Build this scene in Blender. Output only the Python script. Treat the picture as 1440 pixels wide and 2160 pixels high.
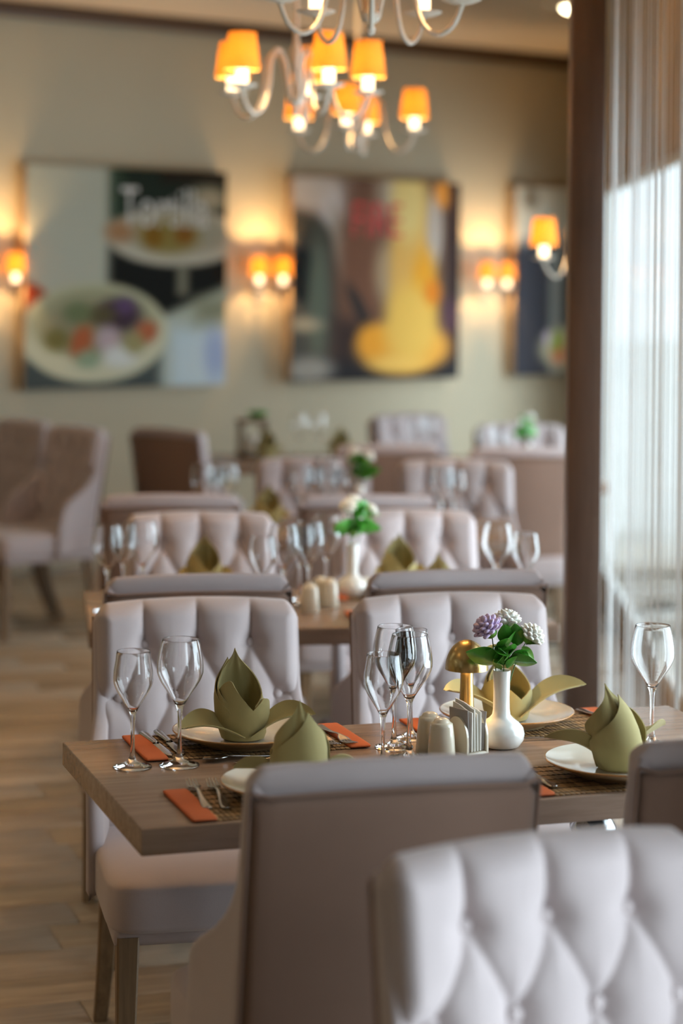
import bpy, bmesh, math, random
from mathutils import Vector, Matrix
random.seed(7)
PI = math.pi
sc = bpy.context.scene
C = sc.collection
for o in list(bpy.data.objects):
    bpy.data.objects.remove(o)

# ------------------------------------------------------------------ camera
cam_d = bpy.data.cameras.new('camera')
cam = bpy.data.objects.new('camera', cam_d)
C.objects.link(cam)
sc.camera = cam
cam.location = (0, 0, 1.67)
cam.rotation_mode = 'QUATERNION'
cam.rotation_quaternion = (Matrix.Rotation(PI / 2, 3, 'X') @ Matrix.Rotation(0.0105, 3, 'Z')).to_quaternion()
cam_d.sensor_fit = 'AUTO'
cam_d.sensor_width = 36.0
cam_d.lens = 4450.0 / 2160.0 * 36.0
cam_d.shift_y = -(1080.0 - 582.0) / 2160.0
cam_d.clip_start = 0.05
cam_d.dof.use_dof = True
cam_d.dof.focus_distance = 4.10
cam_d.dof.aperture_fstop = 1.85

# ------------------------------------------------------------------ world, daylight, exposure
w = bpy.data.worlds.new('sky')
sc.world = w
w.use_nodes = True
bg = w.node_tree.nodes['Background']
bg.inputs[0].default_value = (0.84, 0.92, 1.0, 1)
bg.inputs[1].default_value = 1.15
vs = sc.view_settings
vs.view_transform = 'Standard'
vs.look = 'None'
vs.gamma = 1.0
vs.use_curve_mapping = False
vs.exposure = 0.42
sc.cycles.max_bounces = 8
sc.cycles.transmission_bounces = 8
sc.cycles.transparent_max_bounces = 8
sc.cycles.diffuse_bounces = 3
sc.cycles.glossy_bounces = 4
sc.cycles.adaptive_threshold = 0.06
sc.cycles.adaptive_min_samples = 20
sc.cycles.caustics_reflective = False
sc.cycles.blur_glossy = 0.6
sc.cycles.sample_clamp_indirect = 6.0


def wall_x(y):                       # window wall, inner face
    return 1.226 + 0.041 * (y - 7.58)


WINDOWS = [(-0.6, 0.5), (1.55, 2.65), (3.65, 4.85), (5.55, 6.75), (7.5, 11.15)]
ADDED_WINDOW = (12.6, 13.8)  # span of an unseen window, added to light the far wall
HEAD, SILL = 2.147, 0.12
for (ya, yb) in WINDOWS + [ADDED_WINDOW]:
    L = bpy.data.lights.new('window_daylight', 'AREA')
    L.shape = 'RECTANGLE'
    L.size = yb - ya
    L.size_y = HEAD - SILL
    L.energy = (6.0 if yb > 11.5 else 14.5 if yb - ya < 2 else 7.0) * (yb - ya) * (HEAD - SILL)
    L.color = (0.75, 0.87, 1.0)
    L.spread = math.radians(130)
    o = bpy.data.objects.new('window_daylight', L)
    ym = (ya + yb) / 2
    o.location = ((wall_x(ym) + 0.30) if yb < 11.5 else 1.382 + 0.138 * (ym - 11.4) + 0.12, ym, (HEAD + SILL) / 2)
    o.rotation_euler = (0, PI / 2, 0)
    o.rotation_euler = Matrix(((0, 0, 1), (1, 0, 0), (0, 1, 0))).to_euler()
    C.objects.link(o)

# ------------------------------------------------------------------ materials
MATS = {}


def mat(name, col, rough=0.6, metal=0.0, noise=0.0, scale=8.0, stretch=(1, 1, 1), bump=0.0, bscale=60.0,
        sheen=0.0, coat=0.0, trans=0.0, ior=1.45, emit=None, estr=0.0, spec=0.5, col2=None, coords='Object'):
    if name in MATS:
        return MATS[name]
    m = bpy.data.materials.new(name)
    m.use_nodes = True
    nt = m.node_tree
    b = nt.nodes['Principled BSDF']
    b.inputs['Base Color'].default_value = (*col, 1)
    b.inputs['Roughness'].default_value = rough
    b.inputs['Metallic'].default_value = metal
    b.inputs['Sheen Weight'].default_value = sheen
    b.inputs['Sheen Roughness'].default_value = 0.5
    b.inputs['Coat Weight'].default_value = coat
    b.inputs['Coat Roughness'].default_value = 0.08
    b.inputs['Transmission Weight'].default_value = trans
    b.inputs['IOR'].default_value = ior
    b.inputs['Specular IOR Level'].default_value = spec
    if emit:
        b.inputs['Emission Color'].default_value = (*emit, 1)
        b.inputs['Emission Strength'].default_value = estr
    tc = nt.nodes.new('ShaderNodeTexCoord')
    mp = nt.nodes.new('ShaderNodeMapping')
    mp.inputs['Scale'].default_value = stretch
    nt.links.new(tc.outputs[coords], mp.inputs[0])
    if noise or col2:
        n = nt.nodes.new('ShaderNodeTexNoise')
        n.inputs['Scale'].default_value = scale
        n.inputs['Detail'].default_value = 4
        nt.links.new(mp.outputs[0], n.inputs[0])
        r = nt.nodes.new('ShaderNodeValToRGB')
        r.color_ramp.elements[0].position = 0.3
        r.color_ramp.elements[1].position = 0.7
        c2 = col2 or tuple(min(1, c * (1 + noise)) for c in col)
        c1 = col if col2 else tuple(c * (1 - noise) for c in col)
        r.color_ramp.elements[0].color = (*c1, 1)
        r.color_ramp.elements[1].color = (*c2, 1)
        nt.links.new(n.outputs[0], r.inputs[0])
        nt.links.new(r.outputs[0], b.inputs['Base Color'])
    if bump:
        n2 = nt.nodes.new('ShaderNodeTexNoise')
        n2.inputs['Scale'].default_value = bscale
        n2.inputs['Detail'].default_value = 3
        nt.links.new(mp.outputs[0], n2.inputs[0])
        bp = nt.nodes.new('ShaderNodeBump')
        bp.inputs['Strength'].default_value = bump
        bp.inputs['Distance'].default_value = 0.002
        nt.links.new(n2.outputs[0], bp.inputs['Height'])
        nt.links.new(bp.outputs[0], b.inputs['Normal'])
    MATS[name] = m
    return m


def wood_mat(name, c1, c2, rough=0.45, grain_axis=0, per_object=0.0, coat=0.0):
    if name in MATS:
        return MATS[name]
    m = bpy.data.materials.new(name)
    m.use_nodes = True
    nt = m.node_tree
    b = nt.nodes['Principled BSDF']
    b.inputs['Roughness'].default_value = rough
    b.inputs['Coat Weight'].default_value = coat
    tc = nt.nodes.new('ShaderNodeTexCoord')
    mp = nt.nodes.new('ShaderNodeMapping')
    s = [26.0, 26.0, 26.0]
    s[grain_axis] = 1.6
    mp.inputs['Scale'].default_value = s
    oi = nt.nodes.new('ShaderNodeObjectInfo')
    add = nt.nodes.new('ShaderNodeVectorMath')
    add.operation = 'ADD'
    sm = nt.nodes.new('ShaderNodeVectorMath')
    sm.operation = 'SCALE'
    sm.inputs['Scale'].default_value = 7.0
    cx = nt.nodes.new('ShaderNodeCombineXYZ')
    for k in range(3):
        nt.links.new(oi.outputs['Random'], cx.inputs[k])
    nt.links.new(cx.outputs[0], sm.inputs[0])
    nt.links.new(tc.outputs['Object'], add.inputs[0])
    nt.links.new(sm.outputs[0], add.inputs[1])
    nt.links.new(add.outputs[0], mp.inputs[0])
    n = nt.nodes.new('ShaderNodeTexNoise')
    n.inputs['Scale'].default_value = 2.2
    n.inputs['Detail'].default_value = 6
    n.inputs['Roughness'].default_value = 0.65
    nt.links.new(mp.outputs[0], n.inputs[0])
    r = nt.nodes.new('ShaderNodeValToRGB')
    r.color_ramp.elements[0].position = 0.3
    r.color_ramp.elements[1].position = 0.72
    r.color_ramp.elements[0].color = (*c1, 1)
    r.color_ramp.elements[1].color = (*c2, 1)
    nt.links.new(n.outputs[0], r.inputs[0])
    out = r.outputs[0]
    if per_object:
        mx = nt.nodes.new('ShaderNodeHueSaturation')
        ml = nt.nodes.new('ShaderNodeMath')
        ml.operation = 'MULTIPLY_ADD'
        ml.inputs[1].default_value = per_object
        ml.inputs[2].default_value = 1.0 - per_object / 2
        nt.links.new(oi.outputs['Random'], ml.inputs[0])
        nt.links.new(ml.outputs[0], mx.inputs['Value'])
        nt.links.new(out, mx.inputs['Color'])
        out = mx.outputs[0]
    nt.links.new(out, b.inputs['Base Color'])
    bp = nt.nodes.new('ShaderNodeBump')
    bp.inputs['Strength'].default_value = 0.12
    bp.inputs['Distance'].default_value = 0.002
    nt.links.new(n.outputs[0], bp.inputs['Height'])
    nt.links.new(bp.outputs[0], b.inputs['Normal'])
    MATS[name] = m
    return m


def translucent_mat(name, col, tcol, mixf=0.5, transp=0.0, rough=0.9):
    if name in MATS:
        return MATS[name]
    m = bpy.data.materials.new(name)
    m.use_nodes = True
    nt = m.node_tree
    b = nt.nodes['Principled BSDF']
    b.inputs['Base Color'].default_value = (*col, 1)
    b.inputs['Roughness'].default_value = rough
    t = nt.nodes.new('ShaderNodeBsdfTranslucent')
    t.inputs[0].default_value = (*tcol, 1)
    mx = nt.nodes.new('ShaderNodeMixShader')
    mx.inputs[0].default_value = mixf
    nt.links.new(b.outputs[0], mx.inputs[1])
    nt.links.new(t.outputs[0], mx.inputs[2])
    out = mx
    if transp:
        tp = nt.nodes.new('ShaderNodeBsdfTransparent')
        m2 = nt.nodes.new('ShaderNodeMixShader')
        m2.inputs[0].default_value = transp
        nt.links.new(out.outputs[0], m2.inputs[1])
        nt.links.new(tp.outputs[0], m2.inputs[2])
        out = m2
    nt.links.new(out.outputs[0], nt.nodes['Material Output'].inputs[0])
    MATS[name] = m
    return m


def pane_mat():
    m = bpy.data.materials.new('window_glass')
    m.use_nodes = True
    nt = m.node_tree
    tp = nt.nodes.new('ShaderNodeBsdfTransparent')
    tp.inputs[0].default_value = (0.95, 0.98, 0.97, 1)
    gl = nt.nodes.new('ShaderNodeBsdfGlossy')
    gl.inputs['Roughness'].default_value = 0.02
    mx = nt.nodes.new('ShaderNodeMixShader')
    mx.inputs[0].default_value = 0.06
    nt.links.new(tp.outputs[0], mx.inputs[1])
    nt.links.new(gl.outputs[0], mx.inputs[2])
    nt.links.new(mx.outputs[0], nt.nodes['Material Output'].inputs[0])
    return m


M_fab = mat('velvet_lilac_grey', (0.44, 0.368, 0.362), 0.88, noise=0.05, scale=5, bump=0.10, bscale=420, sheen=0.25, spec=0.15)
M_fabback = mat('velvet_taupe_shaded', (0.235, 0.145, 0.108), 0.9, noise=0.07, scale=4, bump=0.10, bscale=420, sheen=0.2, spec=0.12)  # rear-panel velvet, its shade put into the colour by darkening and warming
M_leg = wood_mat('chair_leg_wood', (0.13, 0.075, 0.035), (0.24, 0.145, 0.07), 0.5, 2)
M_table = wood_mat('table_veneer', (0.225, 0.145, 0.098), (0.345, 0.24, 0.175), 0.27, 0)
M_floor = wood_mat('floor_oak', (0.28, 0.215, 0.15), (0.50, 0.41, 0.305), 0.34, 0, per_object=0.35)
M_wall = mat('wall_paint', (0.49, 0.425, 0.305), 0.85, noise=0.02, scale=2, bump=0.1, bscale=90)
M_ceil = mat('ceiling_paint', (0.62, 0.52, 0.41), 0.9, noise=0.02, scale=2)
M_beam = wood_mat('beam_wood', (0.055, 0.028, 0.012), (0.11, 0.058, 0.028), 0.5, 0)
M_col = wood_mat('column_wood', (0.095, 0.052, 0.032), (0.145, 0.085, 0.056), 0.42, 2)
M_lintel = mat('lintel_panel', (0.50, 0.40, 0.30), 0.8, noise=0.04, scale=3)
M_white = mat('ceramic_white', (0.80, 0.78, 0.74), 0.12, coat=0.6, noise=0.01, scale=20)
M_ivory = mat('ceramic_ivory', (0.72, 0.64, 0.50), 0.18, coat=0.5, noise=0.02, scale=20)
M_plate = mat('plate_cream', (0.70, 0.66, 0.56), 0.13, coat=0.6, noise=0.03, scale=14)
M_rim = mat('plate_rim_brown', (0.42, 0.20, 0.06), 0.22, coat=0.4, noise=0.2, scale=60)
M_plateund = mat('plate_underside_tan', (0.45, 0.32, 0.17), 0.3, noise=0.2, scale=30, stretch=(1, 1, 4))
M_glass = mat('glass', (1, 1, 1), 0.0, trans=1.0, ior=1.47)
M_steel = mat('cutlery_steel', (0.62, 0.60, 0.58), 0.17, metal=1.0, noise=0.02, scale=30)
M_brass = mat('brushed_brass', (0.50, 0.34, 0.13), 0.27, metal=1.0, noise=0.05, scale=6, stretch=(14, 14, 0.5), bump=0.05, bscale=30)
M_nap = mat('olive_linen', (0.35, 0.29, 0.125), 0.85, noise=0.06, scale=9, bump=0.08, bscale=900, sheen=0.15, spec=0.15)
M_orange = mat('orange_cloth', (0.52, 0.115, 0.03), 0.8, noise=0.08, scale=10, bump=0.3, bscale=400)
M_slat = wood_mat('bamboo_slat', (0.19, 0.10, 0.038), (0.38, 0.225, 0.09), 0.5, 1, per_object=0.5)
M_thread = mat('black_thread', (0.015, 0.012, 0.01), 0.8, noise=0.1)
M_paper = mat('paper_white', (0.78, 0.74, 0.66), 0.9, noise=0.03, scale=20)
M_sachet = mat('grey_sachet', (0.33, 0.30, 0.285), 0.6, noise=0.06, scale=20)
M_cream = mat('lamp_cream_enamel', (0.66, 0.60, 0.50), 0.35, noise=0.03, scale=20)
M_candle = mat('candle_sleeve', (0.85, 0.80, 0.68), 0.6, noise=0.02, scale=20, emit=(1.0, 0.78, 0.48), estr=2.4)  # sleeve emission stands in for bulb light falling on it
M_shade = translucent_mat('shade_amber', (0.55, 0.35, 0.11), (0.84, 0.56, 0.19), 0.55)
M_bulb = mat('bulb', (1, 0.9, 0.7), 0.4, emit=(1.0, 0.66, 0.30), estr=14.0, noise=0.01)
M_spot = mat('downlight_lens', (1, 0.9, 0.7), 0.4, emit=(1.0, 0.86, 0.55), estr=12.0, noise=0.01)
M_black = mat('black_metal', (0.015, 0.015, 0.016), 0.3, metal=0.6, noise=0.05)
M_chrome = mat('chrome', (0.6, 0.62, 0.64), 0.1, metal=1.0, noise=0.02)
M_thrd = translucent_mat('curtain_thread', (0.80, 0.79, 0.77), (0.95, 0.96, 0.96), 0.65)
M_leaf = mat('leaf_green', (0.055, 0.27, 0.025), 0.35, noise=0.45, scale=30, coat=0.15)
M_leaf2 = mat('leaf_light_green', (0.16, 0.34, 0.05), 0.4, noise=0.35, scale=30)
M_stem = mat('stem_green', (0.06, 0.14, 0.03), 0.5, noise=0.2)
M_lav = mat('petal_lavender', (0.60, 0.47, 0.68), 0.55, noise=0.25, scale=40)
M_pwhite = mat('petal_white', (0.80, 0.79, 0.72), 0.55, noise=0.12, scale=40)
M_frame = mat('canvas_edge_wood', (0.52, 0.38, 0.25), 0.6, noise=0.08, scale=6, stretch=(1, 1, 6))
M_winframe = mat('window_frame_white', (0.7, 0.7, 0.68), 0.4, noise=0.02)
M_pane = pane_mat()
M_planter = wood_mat('lantern_wood', (0.10, 0.05, 0.02), (0.20, 0.11, 0.05), 0.6, 2)

# ------------------------------------------------------------------ mesh helpers


def me_of(name, verts, faces, smooth=True, sharp=None):
    me = bpy.data.meshes.new(name)
    me.from_pydata([tuple(v) for v in verts], [], faces)
    bm = bmesh.new()
    bm.from_mesh(me)
    bmesh.ops.recalc_face_normals(bm, faces=bm.faces)
    bm.to_mesh(me)
    bm.free()
    if smooth:
        me.polygons.foreach_set('use_smooth', [True] * len(me.polygons))
        if sharp is not None:
            me.set_sharp_from_angle(angle=math.radians(sharp))
    me.update()
    return me


def add(name, me, m=None, parent=None, loc=(0, 0, 0), rot=(0, 0, 0), scale=None):
    if m is not None and not me.materials:
        me.materials.append(m)
    o = bpy.data.objects.new(name, me)
    o.location = loc
    o.rotation_euler = rot
    if scale:
        o.scale = scale
    C.objects.link(o)
    if parent:
        o.parent = parent
    return o


def tag(o, label, cat, group=None):
    o['label'] = label
    o['category'] = cat
    if group:
        o['group'] = group
    return o


def thing(name, label, cat, loc=(0, 0, 0), rz=0.0, group=None):
    o = bpy.data.objects.new(name, None)
    o.empty_display_size = 0.05
    o.location = loc
    o.rotation_euler = (0, 0, rz)
    C.objects.link(o)
    return tag(o, label, cat, group)


def struct(o):
    o['kind'] = 'structure'
    return o


def copy_tree(src, parent=None):
    c = src.copy()
    C.objects.link(c)
    c.parent = parent
    for ch in list(src.children):
        copy_tree(ch, c)
    return c


def place(src, used, label, loc, rz=0.0, group=None):
    """First call moves the source itself, later calls copy it with its parts."""
    o = src if not used else copy_tree(src)
    used.append(o)
    o.location = loc
    o.rotation_euler = (o.rotation_euler[0], o.rotation_euler[1], rz)
    o['label'] = label
    if group:
        o['group'] = group
    return o


def box_me(name, sx, sy, sz, bevel=0.0, seg=2, at=(0, 0, 0), smooth=False):
    bm = bmesh.new()
    bmesh.ops.create_cube(bm, size=1.0)
    for v in bm.verts:
        v.co = Vector((v.co.x * sx + at[0], v.co.y * sy + at[1], v.co.z * sz + at[2]))
    if bevel:
        bmesh.ops.bevel(bm, geom=bm.edges[:], offset=bevel, segments=seg, affect='EDGES', profile=0.5)
    me = bpy.data.meshes.new(name)
    bm.to_mesh(me)
    bm.free()
    if bevel:
        me.polygons.foreach_set('use_smooth', [True] * len(me.polygons))
        me.set_sharp_from_angle(angle=math.radians(50))
    return me


def lathe_me(name, prof, seg=32, sharp=40, at=(0, 0, 0)):
    """prof: list of (r, z); r == 0 gives a pole."""
    V, F, rings = [], [], []
    for (r, z) in prof:
        if r <= 1e-6:
            V.append((at[0], at[1], z + at[2]))
            rings.append([len(V) - 1])
        else:
            ids = []
            for k in range(seg):
                a = 2 * PI * k / seg
                V.append((r * math.cos(a) + at[0], r * math.sin(a) + at[1], z + at[2]))
                ids.append(len(V) - 1)
            rings.append(ids)
    for A, B in zip(rings[:-1], rings[1:]):
        if len(A) == 1 and len(B) == 1:
            continue
        for k in range(seg):
            k2 = (k + 1) % seg
            if len(A) == 1:
                F.append((A[0], B[k], B[k2]))
            elif len(B) == 1:
                F.append((A[k], A[k2], B[0]))
            else:
                F.append((A[k], A[k2], B[k2], B[k]))
    return me_of(name, V, F, True, sharp)


def tube_pts(path, radii, seg=8, V=None, F=None, cap=True):
    V = [] if V is None else V
    F = [] if F is None else F
    path = [Vector(p) for p in path]
    n = len(path)
    if not hasattr(radii, '__len__'):
        radii = [radii] * n
    up = Vector((0.13, 0.2, 1)).normalized()
    prev = None
    base = len(V)
    for i, p in enumerate(path):
        t = (path[min(i + 1, n - 1)] - path[max(i - 1, 0)]).normalized()
        if prev is None:
            a = t.cross(up)
            if a.length < 1e-3:
                a = t.cross(Vector((1, 0, 0)))
            a.normalize()
        else:
            a = (prev - t * prev.dot(t)).normalized()
        prev = a
        b = t.cross(a)
        for k in range(seg):
            th = 2 * PI * k / seg
            V.append(p + (a * math.cos(th) + b * math.sin(th)) * radii[i])
    for i in range(n - 1):
        for k in range(seg):
            k2 = (k + 1) % seg
            F.append((base + i * seg + k, base + i * seg + k2, base + (i + 1) * seg + k2, base + (i + 1) * seg + k))
    if cap:
        F.append(tuple(base + k for k in range(seg))[::-1])
        F.append(tuple(base + (n - 1) * seg + k for k in range(seg)))
    return V, F


def tube_me(name, path, radii, seg=8):
    V, F = tube_pts(path, radii, seg)
    return me_of(name, V, F, True, 60)


def catmull(pts, n=6):
    P = [Vector(p) for p in pts]
    P = [P[0] * 2 - P[1]] + P + [P[-1] * 2 - P[-2]]
    out = []
    for i in range(1, len(P) - 2):
        for k in range(n):
            t = k / n
            a, b, c, d = P[i - 1], P[i], P[i + 1], P[i + 2]
            out.append(0.5 * ((2 * b) + (c - a) * t + (2 * a - 5 * b + 4 * c - d) * t * t + (3 * b - a - 3 * c + d) * t ** 3))
    out.append(P[-2])
    return out


def shell_me(name, front, back, sharp=None):
    """Closed shell of two equal grids front[j][i], back[j][i]; the border of the two is shared (front's)."""
    nj, ni = len(front), len(front[0])
    V, F = [], []
    idf = [[0] * ni for _ in range(nj)]
    idb = [[0] * ni for _ in range(nj)]
    for j in range(nj):
        for i in range(ni):
            V.append(front[j][i])
            idf[j][i] = len(V) - 1
    for j in range(nj):
        for i in range(ni):
            if j in (0, nj - 1) or i in (0, ni - 1):
                idb[j][i] = idf[j][i]
            else:
                V.append(back[j][i])
                idb[j][i] = len(V) - 1
    for j in range(nj - 1):
        for i in range(ni - 1):
            F.append((idf[j][i], idf[j][i + 1], idf[j + 1][i + 1], idf[j + 1][i]))
            F.append((idb[j][i], idb[j + 1][i], idb[j + 1][i + 1], idb[j][i + 1]))
    return me_of(name, V, F, True, sharp)


def sheet_me(name, grid, th=0.0016, edge=True):
    """A cloth sheet with thickness: grid[j][i] of Vectors, offset along the local normal."""
    nj, ni = len(grid), len(grid[0])
    N = [[None] * ni for _ in range(nj)]
    for j in range(nj):
        for i in range(ni):
            a = grid[j][min(i + 1, ni - 1)] - grid[j][max(i - 1, 0)]
            b = grid[min(j + 1, nj - 1)][i] - grid[max(j - 1, 0)][i]
            n = a.cross(b)
            N[j][i] = n.normalized() if n.length > 1e-9 else Vector((0, 0, 1))
    V, F = [], []
    for sgn in (0.5, -0.5):
        for j in range(nj):
            for i in range(ni):
                V.append(grid[j][i] + N[j][i] * th * sgn)
    K = nj * ni
    ix = lambda j, i: j * ni + i
    for j in range(nj - 1):
        for i in range(ni - 1):
            F.append((ix(j, i), ix(j, i + 1), ix(j + 1, i + 1), ix(j + 1, i)))
            F.append((K + ix(j, i), K + ix(j + 1, i), K + ix(j + 1, i + 1), K + ix(j, i + 1)))
    for j in range(nj - 1):
        for i in (0, ni - 1):
            F.append((ix(j, i), ix(j + 1, i), K + ix(j + 1, i), K + ix(j, i)))
    for i in range(ni - 1):
        for j in (0, nj - 1):
            F.append((ix(j, i), ix(j, i + 1), K + ix(j, i + 1), K + ix(j, i)))
    return me_of(name, V, F, True, 50)


def superell(name, a, b, c, e1=0.25, e2=0.25, nu=48, nv=24, at=(0, 0, 0), dome=0.0):
    sp = lambda t, e: math.copysign(abs(t) ** e, t)
    prof = []
    V, F = [], []
    for j in range(nv + 1):
        ph = -PI / 2 + PI * j / nv
        for i in range(nu):
            th = 2 * PI * i / nu
            x = a * sp(math.cos(ph), e1) * sp(math.cos(th), e2)
            y = b * sp(math.cos(ph), e1) * sp(math.sin(th), e2)
            z = c * sp(math.sin(ph), e1)
            if z > 0 and dome:
                z += dome * max(0, 1 - (x / a) ** 2) * max(0, 1 - (y / b) ** 2) * (z / c)
            V.append((x + at[0], y + at[1], z + at[2]))
    for j in range(nv):
        for i in range(nu):
            i2 = (i + 1) % nu
            F.append((j * nu + i, j * nu + i2, (j + 1) * nu + i2, (j + 1) * nu + i))
    me = me_of(name, V, F, True)
    bm = bmesh.new()
    bm.from_mesh(me)
    bmesh.ops.remove_doubles(bm, verts=bm.verts, dist=1e-5)
    bm.to_mesh(me)
    bm.free()
    me.polygons.foreach_set('use_smooth', [True] * len(me.polygons))
    return me


def lerp_tab(tab, x):
    """tab: list of (x, v) sorted by x; smooth interpolation."""
    if x <= tab[0][0]:
        return tab[0][1]
    for (a, va), (b, vb) in zip(tab[:-1], tab[1:]):
        if x <= b:
            t = (x - a) / (b - a)
            return va + (vb - va) * t
    return tab[-1][1]


# ------------------------------------------------------------------ the room
FP = Vector((-1.796, 11.70, 0))           # far wall: a point at its foot, its direction, its normal into the room
FD = Vector((0.788, 0.616, 0)).normalized()
FN = Vector((FD.y, -FD.x, 0))
FROT = math.atan2(FD.y, FD.x)
CEIL = 3.17

PLAN = [(-5.6, -3.1), (wall_x(-3.1) + 0.05, -3.1), (wall_x(11.4) + 0.05, 11.4), (1.86, 14.62), (1.70, 14.70), (-5.6, 8.95)]


def slab(name, z0, z1, m):
    n = len(PLAN)
    V = [(x, y, z) for z in (z0, z1) for (x, y) in PLAN]
    F = [tuple(range(n))[::-1], tuple(range(n, 2 * n))] + [(k, (k + 1) % n, n + (k + 1) % n, n + k) for k in range(n)]
    return struct(add(name, me_of(name, V, F, False), m))


floor = slab('floor', -0.11, -0.012, M_floor)
M_terr = mat('terrace_stone', (0.80, 0.79, 0.76), 0.9, noise=0.05, scale=1.5)
V = [(wall_x(-6) + 0.06, -6, -0.06), (30, -6, -0.06), (30, 60, -0.06), (4.0, 60, -0.06), (1.95, 14.9, -0.06), (wall_x(11.4) + 0.06, 11.4, -0.06)]
struct(add('terrace_ground', me_of('terrace_ground', V, [tuple(range(6))], False), M_terr))
ANG1 = math.radians(18.5)
plank_me = box_me('plank', 1.198, 0.1885, 0.012, 0.0012, 1)
plank_me.materials.append(M_floor)
ca, sa = math.cos(ANG1), math.sin(ANG1)
np_ = 0
for r in range(-6, 75):
    off = random.random() * 1.2
    for k in range(-6, 8):
        lx = k * 1.2 + off
        ly = r * 0.19
        X = -0.4 + lx * ca - ly * sa
        Y = 2.6 + lx * sa + ly * ca
        # planks the photograph shows: the aisle on the left and the strip behind the tables
        if Y < 3.6 or Y > 12.6:
            continue
        px = 720 + X / Y * 4450
        if px < -420 or px > 1300:
            continue
        if (Vector((X, Y, 0)) - FP).dot(FN) < 0.3:
            continue
        if Y < 6 and px > 900:
            continue
        if np_ >= 296:
            continue
        np_ += 1
        add('plank', plank_me, None, floor, (X, Y, -0.006), (0, 0, ANG1))

ceiling = slab('ceiling', CEIL, CEIL + 0.1, M_ceil)
wl = box_me('wall_far', 9.1, 0.12, CEIL, at=(0.05, 0.06, CEIL / 2))
wall_far = struct(add('wall_far', wl, M_wall, None, FP, (0, 0, FROT)))
cb = box_me('trim_1', 9.1, 0.05, 0.085, 0.004, 1, at=(0.05, -0.025, 3.085 + 0.0425))
trim1 = struct(add('trim_1', cb, M_beam, None, FP, (0, 0, FROT)))
bb = box_me('baseboard_far', 9.1, 0.016, 0.075, 0.003, 1, at=(0.05, -0.008, 0.0375))
struct(add('baseboard_far', bb, M_wall, None, FP, (0, 0, FROT)))
struct(add('wall_left', box_me('wall_left', 0.12, 16, CEIL, at=(-5.6, 4.0, CEIL / 2)), M_wall))
struct(add('wall_back', box_me('wall_back', 9.0, 0.12, CEIL, at=(-1.8, -3.06, CEIL / 2)), M_wall))


def wall_with_holes(name, ys, zs, holes, th, m):
    """A wall in the local y-z plane, built of cells with shared vertices; holes = set of (iy, iz) left open."""
    V, F, idx = [], [], {}
    for side, x in ((0, 0.0), (1, th)):
        for i, y in enumerate(ys):
            for j, z in enumerate(zs):
                idx[(side, i, j)] = len(V)
                V.append((x, y, z))
    full = lambda i, j: 0 <= i < len(ys) - 1 and 0 <= j < len(zs) - 1 and (i, j) not in holes
    for i in range(len(ys) - 1):
        for j in range(len(zs) - 1):
            if not full(i, j):
                continue
            for s_ in (0, 1):
                F.append((idx[(s_, i, j)], idx[(s_, i + 1, j)], idx[(s_, i + 1, j + 1)], idx[(s_, i, j + 1)]))
            for (di, dj, a, b) in ((-1, 0, (i, j), (i, j + 1)), (1, 0, (i + 1, j), (i + 1, j + 1)),
                                   (0, -1, (i, j), (i + 1, j)), (0, 1, (i, j + 1), (i + 1, j + 1))):
                if not full(i + di, j + dj):
                    F.append((idx[(0, *a)], idx[(0, *b)], idx[(1, *b)], idx[(1, *a)]))
    return add(name, me_of(name, V, F, False), m)


ys = [-3.0] + [y for wd_ in WINDOWS for y in wd_] + [11.4]
zs = [0.0, SILL, HEAD, CEIL]
wr = struct(wall_with_holes('wall_right', ys, zs, {(1, 1), (3, 1), (5, 1), (7, 1), (9, 1)}, 0.05, M_lintel))
wr.location = (wall_x(0), 0, 0)
wr.rotation_euler = (0, 0, -math.atan(0.041))
for wi, (ya, yb) in enumerate(WINDOWS):
    wn = bpy.data.objects.new('window_%d' % (wi + 1), None)
    C.objects.link(wn)
    wn.location = (wall_x(0), 0, 0)
    wn.rotation_euler = wr.rotation_euler
    struct(wn)
    n = 1
    wd = (yb - ya) / n
    for k in range(n + 1):
        add('window_frame', box_me('window_frame', 0.03, 0.04, HEAD - SILL), M_winframe, wn,
            (0.025, min(max(ya + k * wd, ya + 0.02), yb - 0.02), (HEAD + SILL) / 2))
    for z in (SILL + 0.02, HEAD - 0.02):
        add('window_rail', box_me('window_rail', 0.03, yb - ya - 0.08, 0.04), M_winframe, wn, (0.025, (ya + yb) / 2, z))
    for k in range(n):
        add('pane', box_me('pane', 0.006, wd - 0.08, HEAD - SILL - 0.08), M_pane, wn,
            (0.025, ya + (k + 0.5) * wd, (HEAD + SILL) / 2))
# the wall past the last window, up to the far wall, with an unseen window added to brighten that wall
ra = math.atan2(0.43, 3.12)
wa = struct(wall_with_holes('wall_return', [0.0, 1.2, 2.4, 3.15], zs, {(1, 1)}, 0.05, M_wall))
wa.location = (wall_x(11.4), 11.4, 0)
wa.rotation_euler = (0, 0, -ra)
wn = struct(bpy.data.objects.new('window_6', None))
C.objects.link(wn)
wn.location = wa.location
wn.rotation_euler = wa.rotation_euler
for y in (1.22, 2.38):
    add('window_frame', box_me('window_frame', 0.03, 0.04, HEAD - SILL), M_winframe, wn, (0.025, y, (HEAD + SILL) / 2))
add('pane', box_me('pane', 0.006, 1.12, HEAD - SILL), M_pane, wn, (0.025, 1.8, (HEAD + SILL) / 2))

# wood column beside the curtain and a second one in line behind it


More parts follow.
